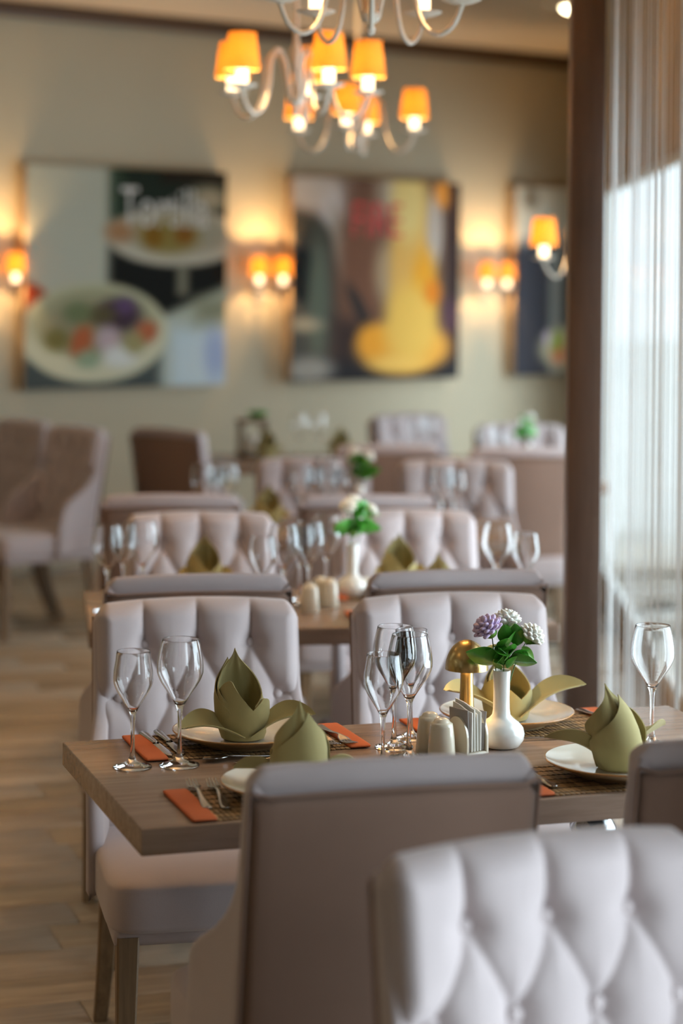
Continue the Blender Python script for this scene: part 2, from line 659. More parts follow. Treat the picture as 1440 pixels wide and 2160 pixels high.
def column(label, loc, wdt, rz):
    t = thing('wooden_column', label, 'column', loc, rz, 'wooden columns along the windows')
    add('shaft', box_me('shaft', wdt, wdt, CEIL - 0.12, 0.004, 2, at=(0, 0, (CEIL - 0.12) / 2 + 0.06)), M_col, t)
    add('base_block', box_me('base_block', wdt + 0.02, wdt + 0.02, 0.06, 0.004, 1, at=(0, 0, 0.03)), M_col, t)
    add('top_block', box_me('top_block', wdt + 0.015, wdt + 0.015, 0.06, 0.004, 1, at=(0, 0, CEIL - 0.03)), M_col, t)
    return t


column('square brown wooden column standing at the end of the string curtain', (0.6655, 5.77, 0), 0.092, 0.0)
column('rear wooden column carrying the single amber wall light', (0.995, 8.62, 0), 0.11, 0.0)

# string curtain
CA, CB = Vector((0.722, 5.74, 0)), Vector((1.022, 3.72, 0))
RAIL = 2.47
cur = thing('string_curtain', 'white string curtain hanging in front of the bright window at right', 'curtain', CA)
V, F = [], []
cd = (CB - CA)
cn = Vector((-cd.y, cd.x, 0)).normalized()
NT = 200
for i in range(NT):
    t = (i + random.uniform(-0.35, 0.35)) / NT
    for layer in range(1):
        p = cd * t + cn * (0.014 * math.sin(t * 66 + 0.6) + 0.007 * math.sin(t * 151 + 1.0) + random.uniform(-0.003, 0.003) + 0.010 * layer)
        r = random.uniform(0.0006, 0.0011)
        a0 = random.random() * 6
        drift = Vector((random.uniform(-.003, .003), random.uniform(-.003, .003), 0))
        tube_pts([p + Vector((0, 0, 0.03)), p + drift + Vector((0, 0, 1.2)), p + Vector((0, 0, RAIL))], r, 4, V, F, False)
strings = add('strings', me_of('strings', V, F, True), M_thrd, cur)
strings['kind'] = 'stuff'
rail_path = [Vector((0, 0, RAIL + 0.012)) - cd.normalized() * 0.03, cd + Vector((0, 0, RAIL + 0.012))]
add('curtain_rail', tube_me('curtain_rail', rail_path, 0.013, 10), M_black, cur)
add('rail_bracket', box_me('rail_bracket', 0.09, 0.02, 0.03, 0.003, 1, at=(-0.02, 0.03, RAIL + 0.03)), M_black, cur)
for k in range(3):
    p = cd * (0.06 + 0.42 * k)
    add('rail_hanger', tube_me('rail_hanger', [p + Vector((0, 0, RAIL + 0.01)), p + Vector((0, 0, CEIL))], 0.005, 6), M_black, cur)

# ------------------------------------------------------------------ chair
BW = 0.227         # half width of the back
ZB, ZT = 0.40, 0.945


def y_mid(z):
    q = (z - 0.40) / 0.545
    return 0.205 + 0.085 * (q ** 1.15 if q > 0 else 0.6 * q)


BUT = []
for (z, xs) in ((0.845, (-0.118, 0, 0.118)), (0.735, (-0.177, -0.059, 0.059, 0.177)),
                (0.625, (-0.118, 0, 0.118)), (0.515, (-0.177, -0.059, 0.059, 0.177))):
    for x in xs:
        BUT.append((x, z))
CRS = []
for (x, z) in BUT:
    for (x2, z2) in BUT:
        if abs(z - z2 - 0.11) < 0.02 and abs(abs(x - x2) - 0.059) < 0.02:
            CRS.append((x, z, x2, z2, 0.46))
    if z > 0.84:
        CRS.append((x, z, x * 1.03, 0.97, 0.80))
    if abs(x) > 0.17:
        CRS.append((x, z, math.copysign(0.24, x), z + 0.004, 0.62))


def seg_d(px, pz, s):
    x1, z1, x2, z2, k = s
    dx, dz = x2 - x1, z2 - z1
    t = max(0, min(1, ((px - x1) * dx + (pz - z1) * dz) / (dx * dx + dz * dz)))
    return math.hypot(px - x1 - t * dx, pz - z1 - t * dz)


def tuft(x, z):
    h = 1.0
    for s in CRS:
        d = seg_d(x, z, s)
        if d < 0.09:
            h = min(h, 1 - s[4] * (0.62 * math.exp(-(d / 0.024) ** 1.3) + 0.38 * math.exp(-d / 0.0055)))
    b = 0.0
    for (bx, bz) in BUT:
        q = ((x - bx) ** 2 + (z - bz) ** 2) / 0.027 ** 2
        if q < 9:
            b = max(b, math.exp(-q))
    # fine pull folds that run from each button
    return 0.032 * h - 0.017 * b


def ztop(x):
    q = abs(x) / BW
    return ZT - 0.010 * q * q - 0.030 * max(0, (q - 0.86) / 0.14) ** 2.2


def back_meshes():
    ni, nj = 121, 121
    fr, bk = [], []
    for j in range(nj):
        t = j / (nj - 1)
        rf, rb = [], []
        for i in range(ni):
            q = -1 + 2 * i / (ni - 1)
            q = math.copysign(abs(q) ** 0.92, q)
            x = BW * q
            zt = ztop(x)
            tt = t ** 0.92
            z = ZB + (zt - ZB) * tt
            ym = y_mid(z) - 0.016 * q * q
            e = min(BW - abs(x), zt - z, 0.036)
            eb = min(BW - abs(x), zt - z, z - ZB, 0.034)
            fall = math.sqrt(max(0, 1 - (1 - e / 0.036) ** 2))
            fb = math.sqrt(max(0, 1 - (1 - max(eb, 0) / 0.034) ** 2))
            rf.append(Vector((x, ym - (0.026 + tuft(x, z)) * fall, z)))
            rb.append(Vector((x, ym + 0.014 * fb, z)))
        fr.append(rf)
        bk.append(rb)
    cushion = shell_me('backrest', fr, bk)
    # rear panel
    fr, bk = [], []
    ni, nj = 21, 25
    zt2 = ZT - 0.043
    for j in range(nj):
        rf, rb = [], []
        for i in range(ni):
            q = -1 + 2 * i / (ni - 1)
            x = (BW + 0.003) * q
            z = 0.36 + (zt2 - 0.008 * q * q - 0.36) * (j / (nj - 1))
            ym = y_mid(z) - 0.016 * q * q + 0.022
            e = min(BW + 0.003 - abs(x), z - 0.36, zt2 - z)
            fl = math.sqrt(max(0, 1 - (1 - min(max(e, 0), 0.012) / 0.012) ** 2))
            rf.append(Vector((x, ym + 0.010 * fl, z)))
            rb.append(Vector((x, ym - 0.016, z)))
        fr.append(rf)
        bk.append(rb)
    panel = shell_me('rear_panel', fr, bk)
    return cushion, panel


WING = [(0.36, 0.225), (0.50, 0.23), (0.58, 0.222), (0.605, 0.206), (0.625, 0.178), (0.66, 0.118), (0.70, 0.076), (0.74, 0.056), (0.80, 0.046), (0.925, 0.038)]


FLARE = [(0.36, 0.038), (0.60, 0.038), (0.625, 0.032), (0.66, 0.018), (0.70, 0.007), (0.75, 0.0)]


def wing_mesh(sg):
    ni, nj = 15, 31
    fr, bk = [], []
    for j in range(nj):
        z = 0.36 + (0.915 - 0.36) * j / (nj - 1)
        sm = lerp_tab(WING, z)
        rf, rb = [], []
        for i in range(ni):
            s_ = sm * i / (ni - 1)
            y = y_mid(z) + 0.006 - s_
            fl = lerp_tab(FLARE, z) * (s_ / sm) ** 1.5
            x = BW - 0.006 + fl
            e = min(s_, sm - s_, z - 0.36, 0.915 - z, 0.02)
            th = math.sqrt(max(0, 1 - (1 - max(e, 0) / 0.02) ** 2))
            rf.append(Vector((sg * (x + 0.010 * th), y, z)))
            rb.append(Vector((sg * (x - 0.026 * th), y, z)))
        fr.append(rf)
        bk.append(rb)
    return shell_me('side_wing', fr, bk)


def leg_mesh(top, bot, wt, wb, bend=0.0):
    P = []
    n = 8
    V, F = [], []
    for k in range(n + 1):
        t = k / n
        c = Vector(top).lerp(Vector(bot), t)
        c.y += bend * math.sin(t * PI)
        h = (wt + (wb - wt) * t) / 2
        ch = h * 0.18
        for (a, b) in ((-h + ch, -h), (h - ch, -h), (h, -h + ch), (h, h - ch), (h - ch, h), (-h + ch, h), (-h, h - ch), (-h, -h + ch)):
            V.append((c.x + a, c.y + b, c.z))
    for k in range(n):
        for i in range(8):
            i2 = (i + 1) % 8
            F.append((k * 8 + i, k * 8 + i2, (k + 1) * 8 + i2, (k + 1) * 8 + i))
    F.append(tuple(range(8))[::-1])
    F.append(tuple(n * 8 + i for i in range(8)))
    return me_of('leg', V, F, True, 30)


def make_chair():
    t = thing('dining_chair', 'chair', 'chair')
    cu, pa = back_meshes()
    bo = add('backrest', cu, M_fab, t)
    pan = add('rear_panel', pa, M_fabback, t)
    # piping round the rear panel
    pts = []
    zt2 = ZT - 0.043
    for k in range(13):
        z = 0.37 + (zt2 - 0.37) * k / 12
        pts.append((-(BW + 0.001), y_mid(z) + 0.010, z))
    for k in range(1, 16):
        q = -1 + 2 * k / 16
        pts.append(((BW + 0.001) * q, y_mid(zt2) - 0.016 * q * q + 0.031, zt2 - 0.008 * q * q))
    for k in range(13):
        z = zt2 - (zt2 - 0.37) * k / 12
        pts.append((BW + 0.001, y_mid(z) + 0.010, z))
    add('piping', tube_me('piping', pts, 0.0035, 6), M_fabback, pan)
    bme = superell('button', 0.0125, 0.008, 0.0125, 1, 1, 12, 8)
    for (x, z) in BUT:
        add('button', bme, M_fab, bo, (x, y_mid(z) - 0.016 * (x / BW) ** 2 - 0.026 - tuft(x, z) - 0.0065, z), (0.1, 0, 0))
    for sg in (-1, 1):
        add('side_wing', wing_mesh(sg), M_fab, t)
    add('seat', superell('seat', 0.247, 0.272, 0.054, 0.22, 0.20, 64, 24, at=(0, -0.022, 0.418), dome=0.012), M_fab, t)
    add('seat_skirt', box_me('seat_skirt', 0.47, 0.50, 0.05, 0.012, 2, at=(0, -0.02, 0.365)), M_fab, t)
    for sx in (-1, 1):
        add('leg', leg_mesh((sx * 0.205, -0.25, 0.36), (sx * 0.209, -0.258, 0), 0.045, 0.032), M_leg, t)
        add('leg', leg_mesh((sx * 0.195, 0.19, 0.36), (sx * 0.202, 0.30, 0), 0.042, 0.030, -0.02), M_leg, t)
    return t


chair0 = make_chair()
chairs = []


def chair(top, rdeg, label, group='padded tufted dining chairs'):
    """top: the middle of the chair's top edge on plan; rdeg: 0 faces the camera end of the room."""
    a = math.radians(rdeg)
    off = Vector((-math.sin(a), math.cos(a), 0)) * 0.275
    p = Vector((top[0], top[1], 0)) - off
    return place(chair0, chairs, label, (p.x, p.y, 0), a, group)


chair((0.262, 2.750), 22, 'nearest button-tufted chair at lower right, facing the viewer')
chair((0.088, 3.198), 195, 'chair seen from behind at the near side of the sharp front table')
chair((0.690, 3.385), 195, 'chair back cut by the right picture edge beside the front table')
chair((-0.319, 4.736), 12, 'tufted chair behind the two left wine glasses of the front table')
chair((0.254, 4.847), 13, 'tufted chair behind the brass lamp and flower vase')
chair((-0.340, 5.136), 192, 'left of the two chairs turned away at the near side of the second table')
chair((0.296, 5.260), 192, 'right of the two chairs turned away at the near side of the second table')
chair((-0.428, 6.464), 11, 'tufted left chair at the far side of the second table')
chair((0.200, 6.576), 11, 'tufted right chair at the far side of the second table, behind the second vase')
chair((-0.558, 6.987), 184, 'left chair seen from behind at the near side of the third table')
chair((0.095, 7.038), 184, 'right chair seen from behind at the near side of the third table')
chair((-0.106, 8.432), 2, 'tufted left chair at the far side of the third table')
chair((0.461, 8.414), 2, 'tufted right chair at the far side of the third table')
chair((0.205, 9.142), 186, 'chair back in front of the far wooden table with the lantern')
chair((0.775, 9.055), 190, 'chair with a brightly lit side beside the rear column')
chair((0.893, 10.507), 8, 'farthest chair at right, behind the small table with greenery')
chair((-0.82, 9.98), 140, 'brown-looking chair at the left end of the far table, turned to the wall')
chair((0.353, 11.181), 30, 'farthest chair in the middle, under the flame poster')
chair((-1.235, 10.05), -50, 'padded chair at far left with its side lit, right one of two')
chair((-1.55, 10.48), -50, 'chair at the left picture edge, behind the other far-left chair')

# ------------------------------------------------------------------ tables


def make_table(lx, ly, peds):
    t = thing('dining_table', 'table', 'table')
    add('table_top', box_me('table_top', lx, ly, 0.046, 0.003, 2, at=(0, 0, 0.727)), M_table, t)
    for x in peds:
        p = add('pedestal', lathe_me('pedestal', [(0, 0.03), (0.027, 0.03), (0.027, 0.58), (0.024, 0.59), (0.024, 0.70), (0, 0.70)], 24), M_black, t, (x, 0, 0))
        add('collar', lathe_me('collar', [(0.0245, 0.625), (0.030, 0.627), (0.046, 0.60), (0.046, 0.592), (0.034, 0.58), (0.0272, 0.578)], 24), M_chrome, p)
        add('mounting_plate', box_me('mounting_plate', 0.30, 0.40, 0.006, at=(0, 0, 0.701)), M_black, p)
        add('foot_plate', lathe_me('foot_plate', [(0, 0.0), (0.20, 0.0), (0.20, 0.012), (0.05, 0.03), (0, 0.03)], 32), M_black, p)
    return t


table0 = make_table(1.32, 0.68, (-0.324, 0.324))
tables = []
TB = {}


def table(key, c, deg, label):
    o = place(table0, tables, label, (c[0], c[1], 0), math.radians(deg), 'dining tables')
    TB[key] = (Vector((c[0], c[1], 0)), math.radians(deg))


def on(key, a, b, z=0.75):
    c, r = TB[key]
    return (c.x + a * math.cos(r) - b * math.sin(r), c.y + a * math.sin(r) + b * math.cos(r), z)


table('T1', (0.196, 4.026), 18.5, 'sharp front dining table of brown wood set for four')
table('T2', (-0.073, 5.853), 8, 'second dining table, blurred, right behind the front table')
tables[-1].scale = (0.94, 1, 1)
table('T3', (-0.02, 7.72), -2, 'third dining table, hidden between chair backs')
table('T4', (-0.01, 10.53), 1, 'far wooden table under the posters with the lantern on it')
sm = make_table(0.68, 0.68, (0.0,))
sm.location = (0.87, 9.80, 0)
tag(sm, 'small square table between the two chairs beside the rear column', 'table', 'dining tables')
TB['T5'] = (Vector((0.87, 9.80, 0)), 0.0)

# ------------------------------------------------------------------ tableware: glasses


def glass_prof(h, rb, rr, rf):
    """closed profile of a tulip wine glass: height, bowl radius, rim radius, foot radius."""
    zb = h * 0.45                       # bottom of bowl
    out = [(0, 0.0), (rf * 0.96, 0.0), (rf, 0.0012), (rf * 0.98, 0.0026), (rf * 0.55, 0.0065), (rf * 0.25, 0.0115), (0.0052, 0.022),
           (0.0040, 0.040), (0.0036, h * 0.30), (0.0040, h * 0.38), (0.0048, h * 0.42)]
    n = 14
    H = h - zb
    key = [(0, 0.135, 0), (0.10, 0.265, 0), (0.24, 0.535, 0), (0.38, 0.815, 0), (0.50, 0.975, 0), (0.58, 1.0, 0), (0.70, 0.982, 0), (0.85, 0.90, 0), (1.0, rr / rb, 0)]
    shape = [(p[0], p[1]) for p in catmull(key, 3)]
    th = 0.0011
    o2 = [(rb * q, zb + H * t) for (t, q) in shape]
    i2 = [(rb * q - th, zb + H * t) for (t, q) in shape[3:]]
    x1, z1 = o2[-1]
    rim = [(x1 - 0.05 * th, z1 + 0.0004), (x1 - 0.25 * th, z1 + 0.0008), (x1 - 0.5 * th, z1 + 0.0009), (x1 - 0.75 * th, z1 + 0.0008), (x1 - 0.95 * th, z1 + 0.0004)]
    pit = [(i2[0][0] * 0.6, i2[0][1] - 0.0035), (i2[0][0] * 0.25, i2[0][1] - 0.0052)]
    return out + o2 + rim + i2[::-1] + pit + [(0, i2[0][1] - 0.0056)]


G_big = add('wine_glass', lathe_me('wine_glass', glass_prof(0.236, 0.0435, 0.0345, 0.038), 48, 75), M_glass)
G_small = add('wine_glass', lathe_me('wine_glass_small', glass_prof(0.216, 0.0372, 0.0315, 0.036), 48, 75), M_glass)
for g in (G_big, G_small):
    g['category'] = 'glass'
ub, us = [], []
GL = 'wine glasses on the set tables'


def glass(big, p, label):
    src, used = (G_big, ub) if big else (G_small, us)
    place(src, used, label, (p[0], p[1], 0.7503), random.random() * 6, GL)


glass(0, (-0.380, 3.932), 'smaller wine glass at the left end of the front table, leftmost')
glass(1, (-0.294, 3.950), 'larger wine glass at the left of the front table, right of the leftmost glass')
glass(0, (0.086, 3.930), 'front small glass of the four in the middle of the front table')
glass(1, (0.138, 4.030), 'front large glass of the four in the middle, left of the shakers')
glass(1, (0.112, 4.121), 'rear large glass of the four in the middle of the front table')
glass(0, (0.147, 4.205), 'rear small glass of the four in the middle, nearest the tufted chair')
glass(1, (0.622, 4.165), 'single wine glass at far right against the white string curtain')
for (big, p, l) in [
    (1, (-0.628, 5.74), 'blurred glass at the left end of the second table, leftmost of three'),
    (0, (-0.604, 5.93), 'blurred glass at the left end of the second table, middle of three'),
    (1, (-0.540, 5.82), 'blurred glass at the left end of the second table, rightmost of three'),
    (1, (-0.150, 5.80), 'blurred glass left of the second vase, front left of the cluster'),
    (0, (-0.108, 5.96), 'blurred glass left of the second vase, rear of the cluster'),
    (1, (-0.082, 5.87), 'blurred glass left of the second vase, in the cluster middle'),
    (1, (-0.035, 6.04), 'blurred glass just left of the second vase blossoms'),
    (0, (-0.205, 5.68), 'blurred low glass left of the second vase, near the chair corner'),
    (1, (0.440, 5.86), 'blurred glass at the right end of the second table, left of two'),
    (0, (0.515, 5.82), 'blurred glass at the right end of the second table, right of two'),
    (1, (-0.490, 7.58), 'far glass at the left end of the third table, left of three'),
    (0, (-0.445, 7.68), 'far glass at the left end of the third table, middle of three'),
    (1, (-0.405, 7.60), 'far glass at the left end of the third table, right of three'),
    (1, (-0.135, 7.62), 'far glass in the middle of the third table, leftmost of four'),
    (0, (-0.090, 7.72), 'far glass in the middle of the third table, second of four'),
    (1, (-0.040, 7.80), 'far glass in the middle of the third table, third of four'),
    (0, (0.000, 7.70), 'far glass left of the third vase, fourth of four'),
    (1, (0.370, 7.60), 'far glass at the right of the third table, left of two'),
    (0, (0.420, 7.68), 'far glass at the right of the third table, right of two'),
    (1, (-0.200, 10.42), 'far glass on the lantern table, left one under the wall gap'),
    (1, (-0.105, 10.46), 'far glass on the lantern table, right one under the wall gap'),
    (1, (0.380, 10.30), 'far glass at the right end of the lantern table, left of two'),
    (0, (0.440, 10.40), 'far glass at the right end of the lantern table, right of two'),
    (1, (0.680, 9.78), 'far glass on the small table beside the rear column, left of two'),
    (0, (0.735, 9.70), 'far glass on the small table beside the rear column, right of two')]:
    glass(big, p, l)

# ------------------------------------------------------------------ placemats, plates, napkins
MW, MD = 0.45, 0.212
NS = 36


def make_mat():
    t = thing('placemat', 'placemat', 'placemat')
    sw = (MW - 0.086) / NS
    sme = box_me('slat', sw - 0.0011, MD, 0.0022, 0.0004, 1)
    for k in range(NS):
        add('slat', sme, M_slat, t, (-MW / 2 + 0.043 + (k + 0.5) * sw, random.uniform(-0.0008, 0.0008), 0.0014))
    for k in range(7):
        y = -MD / 2 + 0.012 + k * (MD - 0.024) / 6
        pts = [(-MW / 2 + 0.04 + (MW - 0.08) * i / 72, y + 0.0004 * math.sin(i * 2.1), 0.0028 + 0.0004 * math.cos(i * PI)) for i in range(73)]
        add('thread', tube_me('thread', pts, 0.0007, 4), M_thread, t)
    for sg in (-1, 1):
        add('cloth_border', superell('cloth_border', 0.0225, MD / 2 + 0.003, 0.0038, 0.5, 0.12, 40, 10, at=(0, 0, 0.0040)), M_orange, t, (sg * (MW / 2 - 0.0225), 0, 0))
    return t


mat0 = make_mat()
mats = []
SET = {'FL': (-0.345, -0.222, 0), 'FR': (0.275, -0.222, 0), 'BL': (-0.318, 0.231, PI), 'BR': (0.265, 0.231, PI)}
r1 = TB['T1'][1]
for k, (a, b, fl) in SET.items():
    nm = {'FL': 'front left, half hidden by the chair back', 'FR': 'front right of the front table',
          'BL': 'back left of the front table', 'BR': 'back right of the front table, behind the vase'}[k]
    place(mat0, mats, 'bamboo placemat with orange ends, ' + nm, on('T1', a, b, 0.7503), r1 + fl, 'bamboo placemats')
r2 = TB['T2'][1]
for (a, b, nm) in ((-0.28, 0.213, 'left'), (0.30, 0.213, 'right'), (0.30, -0.213, 'near right')):
    place(mat0, mats, 'blurred bamboo placemat on the second table, %s one' % nm, on('T2', a, b, 0.7503), r2, 'bamboo placemats')

PR = 0.139


def make_plate():
    t = thing('plate', 'plate', 'plate')
    up = [(0, 0.0075), (0.070, 0.0078), (0.085, 0.0100), (0.110, 0.0165), (0.130, 0.0245), (PR - 0.0025, 0.0282)]
    rim = [(PR - 0.0025, 0.0282), (PR - 0.0005, 0.0280), (PR, 0.0265), (PR - 0.0015, 0.0248)]
    un = [(PR - 0.0015, 0.0248), (0.128, 0.0200), (0.108, 0.0115), (0.086, 0.0045), (0.082, 0.0), (0.074, 0.0), (0.070, 0.003), (0, 0.003)]
    add('plate_well', lathe_me('plate_well', up, 64, None), M_plate, t)
    add('plate_rim', lathe_me('plate_rim', rim, 64, None), M_rim, t)
    add('plate_underside', lathe_me('plate_underside', un, 64, 40), M_plateund, t)
    return t


plate0 = make_plate()
plates = []
PZ = 0.7537
PLATES = {'FL': on('T1', -0.345, -0.205, PZ), 'FR': on('T1', 0.275, -0.213, PZ), 'BL': on('T1', -0.325, 0.225, PZ), 'BR': on('T1', 0.245, 0.250, PZ)}
for k, l in (('FL', 'cream plate mostly hidden behind the near chair back, front left'), ('FR', 'cream plate with brown rim at front right, under a standing napkin'),
             ('BL', 'cream plate with brown rim at back left, behind the wine glasses'), ('BR', 'cream plate with brown rim behind the vase and brass lamp')):
    place(plate0, plates, l, PLATES[k], 0, 'dinner plates')
P2 = {'a': on('T2', -0.28, 0.235, PZ), 'b': on('T2', 0.285, 0.235, PZ), 'c': on('T2', 0.315, -0.205, PZ)}
for k, l in (('a', 'blurred plate on the second table under the left napkin'), ('b', 'blurred plate on the second table under the middle napkin'), ('c', 'blurred plate on the second table under the small napkin tip')):
    place(plate0, plates, l, P2[k], 0, 'dinner plates')


def nap_r(z):
    return lerp_tab([(0, 0.034), (0.02, 0.041), (0.05, 0.047), (0.08, 0.046), (0.11, 0.040), (0.14, 0.030), (0.175, 0.018)], z)


def make_napkin(hk, tipL, tipR, lean=0.0, span=0.118):
    t = thing('folded_napkin', 'napkin', 'napkin')
    # hooded body: opening towards -y, peak at +y
    rows, cols = 22, 41
    g = []
    for j in range(rows):
        row = []
        tt = j / (rows - 1)
        for i in range(cols):
            q = -1 + 2 * i / (cols - 1)
            th = q * math.radians(165)
            hh = hk * (1 - 0.60 * abs(q) ** 1.35)
            z = hh * tt
            th2 = th * (1 - 0.80 * (z / hk) ** 2.4)
            r = nap_r(z * 0.17 / hk) * (1 + 0.035 * math.sin(5 * th + 1))
            ridge = -0.010 * math.exp(-((q - 0.10) / 0.10) ** 2) * (z / hk) * (1 - z / hk) * 3
            x = r * math.sin(th2) + lean * z
            y = r * math.cos(th2) - 0.020 * (z / hk) ** 2 + ridge
            row.append(Vector((x, y, z)))
        g.append(row)
    add('hood_fold', sheet_me('hood_fold', g, 0.0022), M_nap, t)
    # second layer outside the back, its point turned aside
    g = []
    for j in range(16):
        row = []
        for i in range(27):
            q = -1 + 2 * i / 26
            hh = hk * 0.86 * (1 - 0.62 * abs(q) ** 1.1)
            z = 0.004 + hh * j / 15
            th2 = math.radians(-26) + q * math.radians(128) * (1 - 0.72 * (z / hk) ** 2.4)
            r = nap_r(z * 0.17 / hk) + 0.0034 + 0.001 * q * q
            row.append(Vector((r * math.sin(th2) + lean * z, r * math.cos(th2) - 0.012 * (z / hk) ** 2 + 0.001, z)))
        g.append(row)
    add('outer_fold', sheet_me('outer_fold', g, 0.0018), M_nap, t)
    # two crossing collars over the opening
    for n, sg in enumerate((1, -1)):
        g = []
        for j in range(10):
            row = []
            for i in range(25):
                q = i / 24
                th = sg * math.radians(80) + sg * q * math.radians(165)
                am = 0.100 if sg < 0 else 0.066
                hh = (0.012 + am * math.sin(PI * (0.22 + 0.78 * q)) ** 1.2) * hk / 0.17 if q < 0.36 else (0.012 + am * (1 - (q - 0.36) / 0.64) ** 1.15) * hk / 0.17
                z = 0.002 + hh * j / 9
                r = nap_r(z) + 0.0042 + 0.0028 * n
                row.append(Vector((r * math.sin(th), r * math.cos(th), z)))
            g.append(row)
        add('crossing_fold', sheet_me('crossing_fold', g, 0.0022), M_nap, t)
    # side leaves
    for sg, tip in ((-1, tipL), (1, tipR)):
        g = []
        for j in range(17):
            tt = j / 16
            cx = sg * (0.012 + span * tt)
            cy = -0.040 + 0.016 * math.sin(tt * PI) - 0.006 * tt
            cz = 0.012 + (tip - 0.012) * tt + 0.013 * math.sin(tt * PI)
            wd = 0.043 * (math.sin(PI * (0.22 + 0.78 * tt)) ** 0.75 if tt < 1 else 0) + 0.0008
            row = []
            for i in range(11):
                q = -1 + 2 * i / 10
                fold = 0.55 * abs(q) ** 1.4
                row.append(Vector((cx + sg * 0.006 * q, cy + q * wd * 0.60, cz + wd * (fold - 0.10 + 0.42 * q) * (0.35 + 0.65 * tt))))
            g.append(row)
        add('leaf_fold', sheet_me('leaf_fold', g, 0.0022), M_nap, t)
    return t


NZ = PZ + 0.0092
for (k, hk, tl, tr, rz, le, lab) in (  # height, leaf tips, turn, lean
        ('BL', 0.176, 0.032, 0.050, r1 - 0.10, -0.10, 'olive napkin folded to an open hood on the back left plate'),
        ('BR', 0.135, 0.075, 0.070, r1, 0.0, 'olive napkin with spread leaves behind the brass lamp and vase'),
        ('FR', 0.160, 0.060, 0.060, r1 + PI + 0.15, 0.22, 'tall olive napkin seen from its smooth back at front right'),
        ('FL', 0.158, 0.030, 0.030, r1 + PI - 0.2, 0.0, 'olive napkin rising behind the near chair back')):
    n = make_napkin(hk, tl, tr, le, {'BR': 0.140, 'FL': 0.095}.get(k, 0.118))
    p = PLATES[k]
    n.location = (p[0], p[1], NZ)
    n.rotation_euler = (0, 0, rz)
    tag(n, lab, 'napkin', 'folded olive napkins')
nsrc = make_napkin(0.165, 0.05, 0.05, 0.0, 0.062)
nu_ = []
for (p, rz, lab) in ((P2['a'], r2, 'blurred olive napkin on the left plate of the second table'), (P2['b'], r2, 'blurred olive napkin right of the second vase'),
                     (P2['c'], r2 + PI, 'small olive napkin tip above the chair, right part of the second table'),
                     ((-0.255, 7.66, 0.741), 0, 'dark blurred napkin on the third table, left of its glasses'),
                     ((-0.36, 10.50, 0.741), 0, 'far olive napkin beside the lantern'), ((0.005, 10.66, 0.741), 0, 'far olive napkin right of the glasses on the lantern table')):
    place(nsrc, nu_, lab, (p[0], p[1], p[2] + 0.0093), rz, 'folded olive napkins')

# ------------------------------------------------------------------ cutlery


def strip_me(name, secs, th=0.0024, ni=7, belly=0.0):
    """secs: (y, half width, z); a blade-like bar with rounded cross-section."""
    fr, bk = [], []
    for (y, hw, z) in secs:
        rf, rb = [], []
        for i in range(ni):
            q = -1 + 2 * i / (ni - 1)
            c = math.sqrt(max(0, 1 - q * q))
            dip = belly * q * q * hw
            rf.append(Vector((hw * q, y, z + dip + th / 2 * c)))
            rb.append(Vector((hw * q, y, z + dip - th / 2 * c)))
        fr.append(rf)
        bk.append(rb)
    return shell_me(name, fr, bk)


def make_fork():
    t = thing('fork', 'fork', 'fork')
    add('handle', strip_me('fork_handle', [(-0.100, 0.003, 0.004), (-0.098, 0.0085, 0.0036), (-0.085, 0.0095, 0.0034), (-0.06, 0.0078, 0.0034), (-0.02, 0.0045, 0.0058), (0.01, 0.0032, 0.0095), (0.025, 0.004, 0.0095),
                                   (0.035, 0.0095, 0.0070), (0.045, 0.0115, 0.0050), (0.052, 0.0115, 0.0042), (0.053, 0.0112, 0.0042)], 0.0032, 9, 0.12), M_steel, t)
    for k in range(4):
        x = -0.0090 + 0.0060 * k
        me = tube_me('tine', [(x, 0.049, 0.0042), (x, 0.065, 0.0040), (x * 0.96, 0.085, 0.0062), (x * 0.93, 0.098, 0.0092)], [0.0021, 0.0019, 0.0016, 0.0007], 6)
        add('tine', me, M_steel, t)
    return t


def make_knife():
    t = thing('knife', 'knife', 'knife')
    add('handle', strip_me('knife_handle', [(-0.105, 0.003, 0.004), (-0.103, 0.0085, 0.0040), (-0.09, 0.0098, 0.0040), (-0.05, 0.0080, 0.0040), (-0.005, 0.0065, 0.0042), (0.0, 0.0065, 0.0042)], 0.0062, 9), M_steel, t)
    add('blade', strip_me('knife_blade', [(-0.002, 0.0062, 0.0042), (0.005, 0.0085, 0.0034), (0.06, 0.0098, 0.0028), (0.09, 0.0085, 0.0026), (0.102, 0.0045, 0.0026), (0.105, 0.001, 0.0026)], 0.0020, 9), M_steel, t)
    return t


def make_spoon():
    t = thing('dessert_spoon', 'spoon', 'spoon')
    add('handle', strip_me('spoon_handle', [(-0.088, 0.002, 0.003), (-0.085, 0.0070, 0.003), (-0.06, 0.0060, 0.003), (-0.01, 0.0032, 0.006), (0.02, 0.0028, 0.008), (0.032, 0.0035, 0.0075)], 0.0028, 7), M_steel, t)
    add('bowl', strip_me('spoon_bowl', [(0.030, 0.0032, 0.0070), (0.038, 0.010, 0.0052), (0.052, 0.0145, 0.0036), (0.066, 0.0140, 0.0040), (0.076, 0.009, 0.0055), (0.080, 0.001, 0.0065)], 0.0020, 9, 0.35), M_steel, t)
    return t


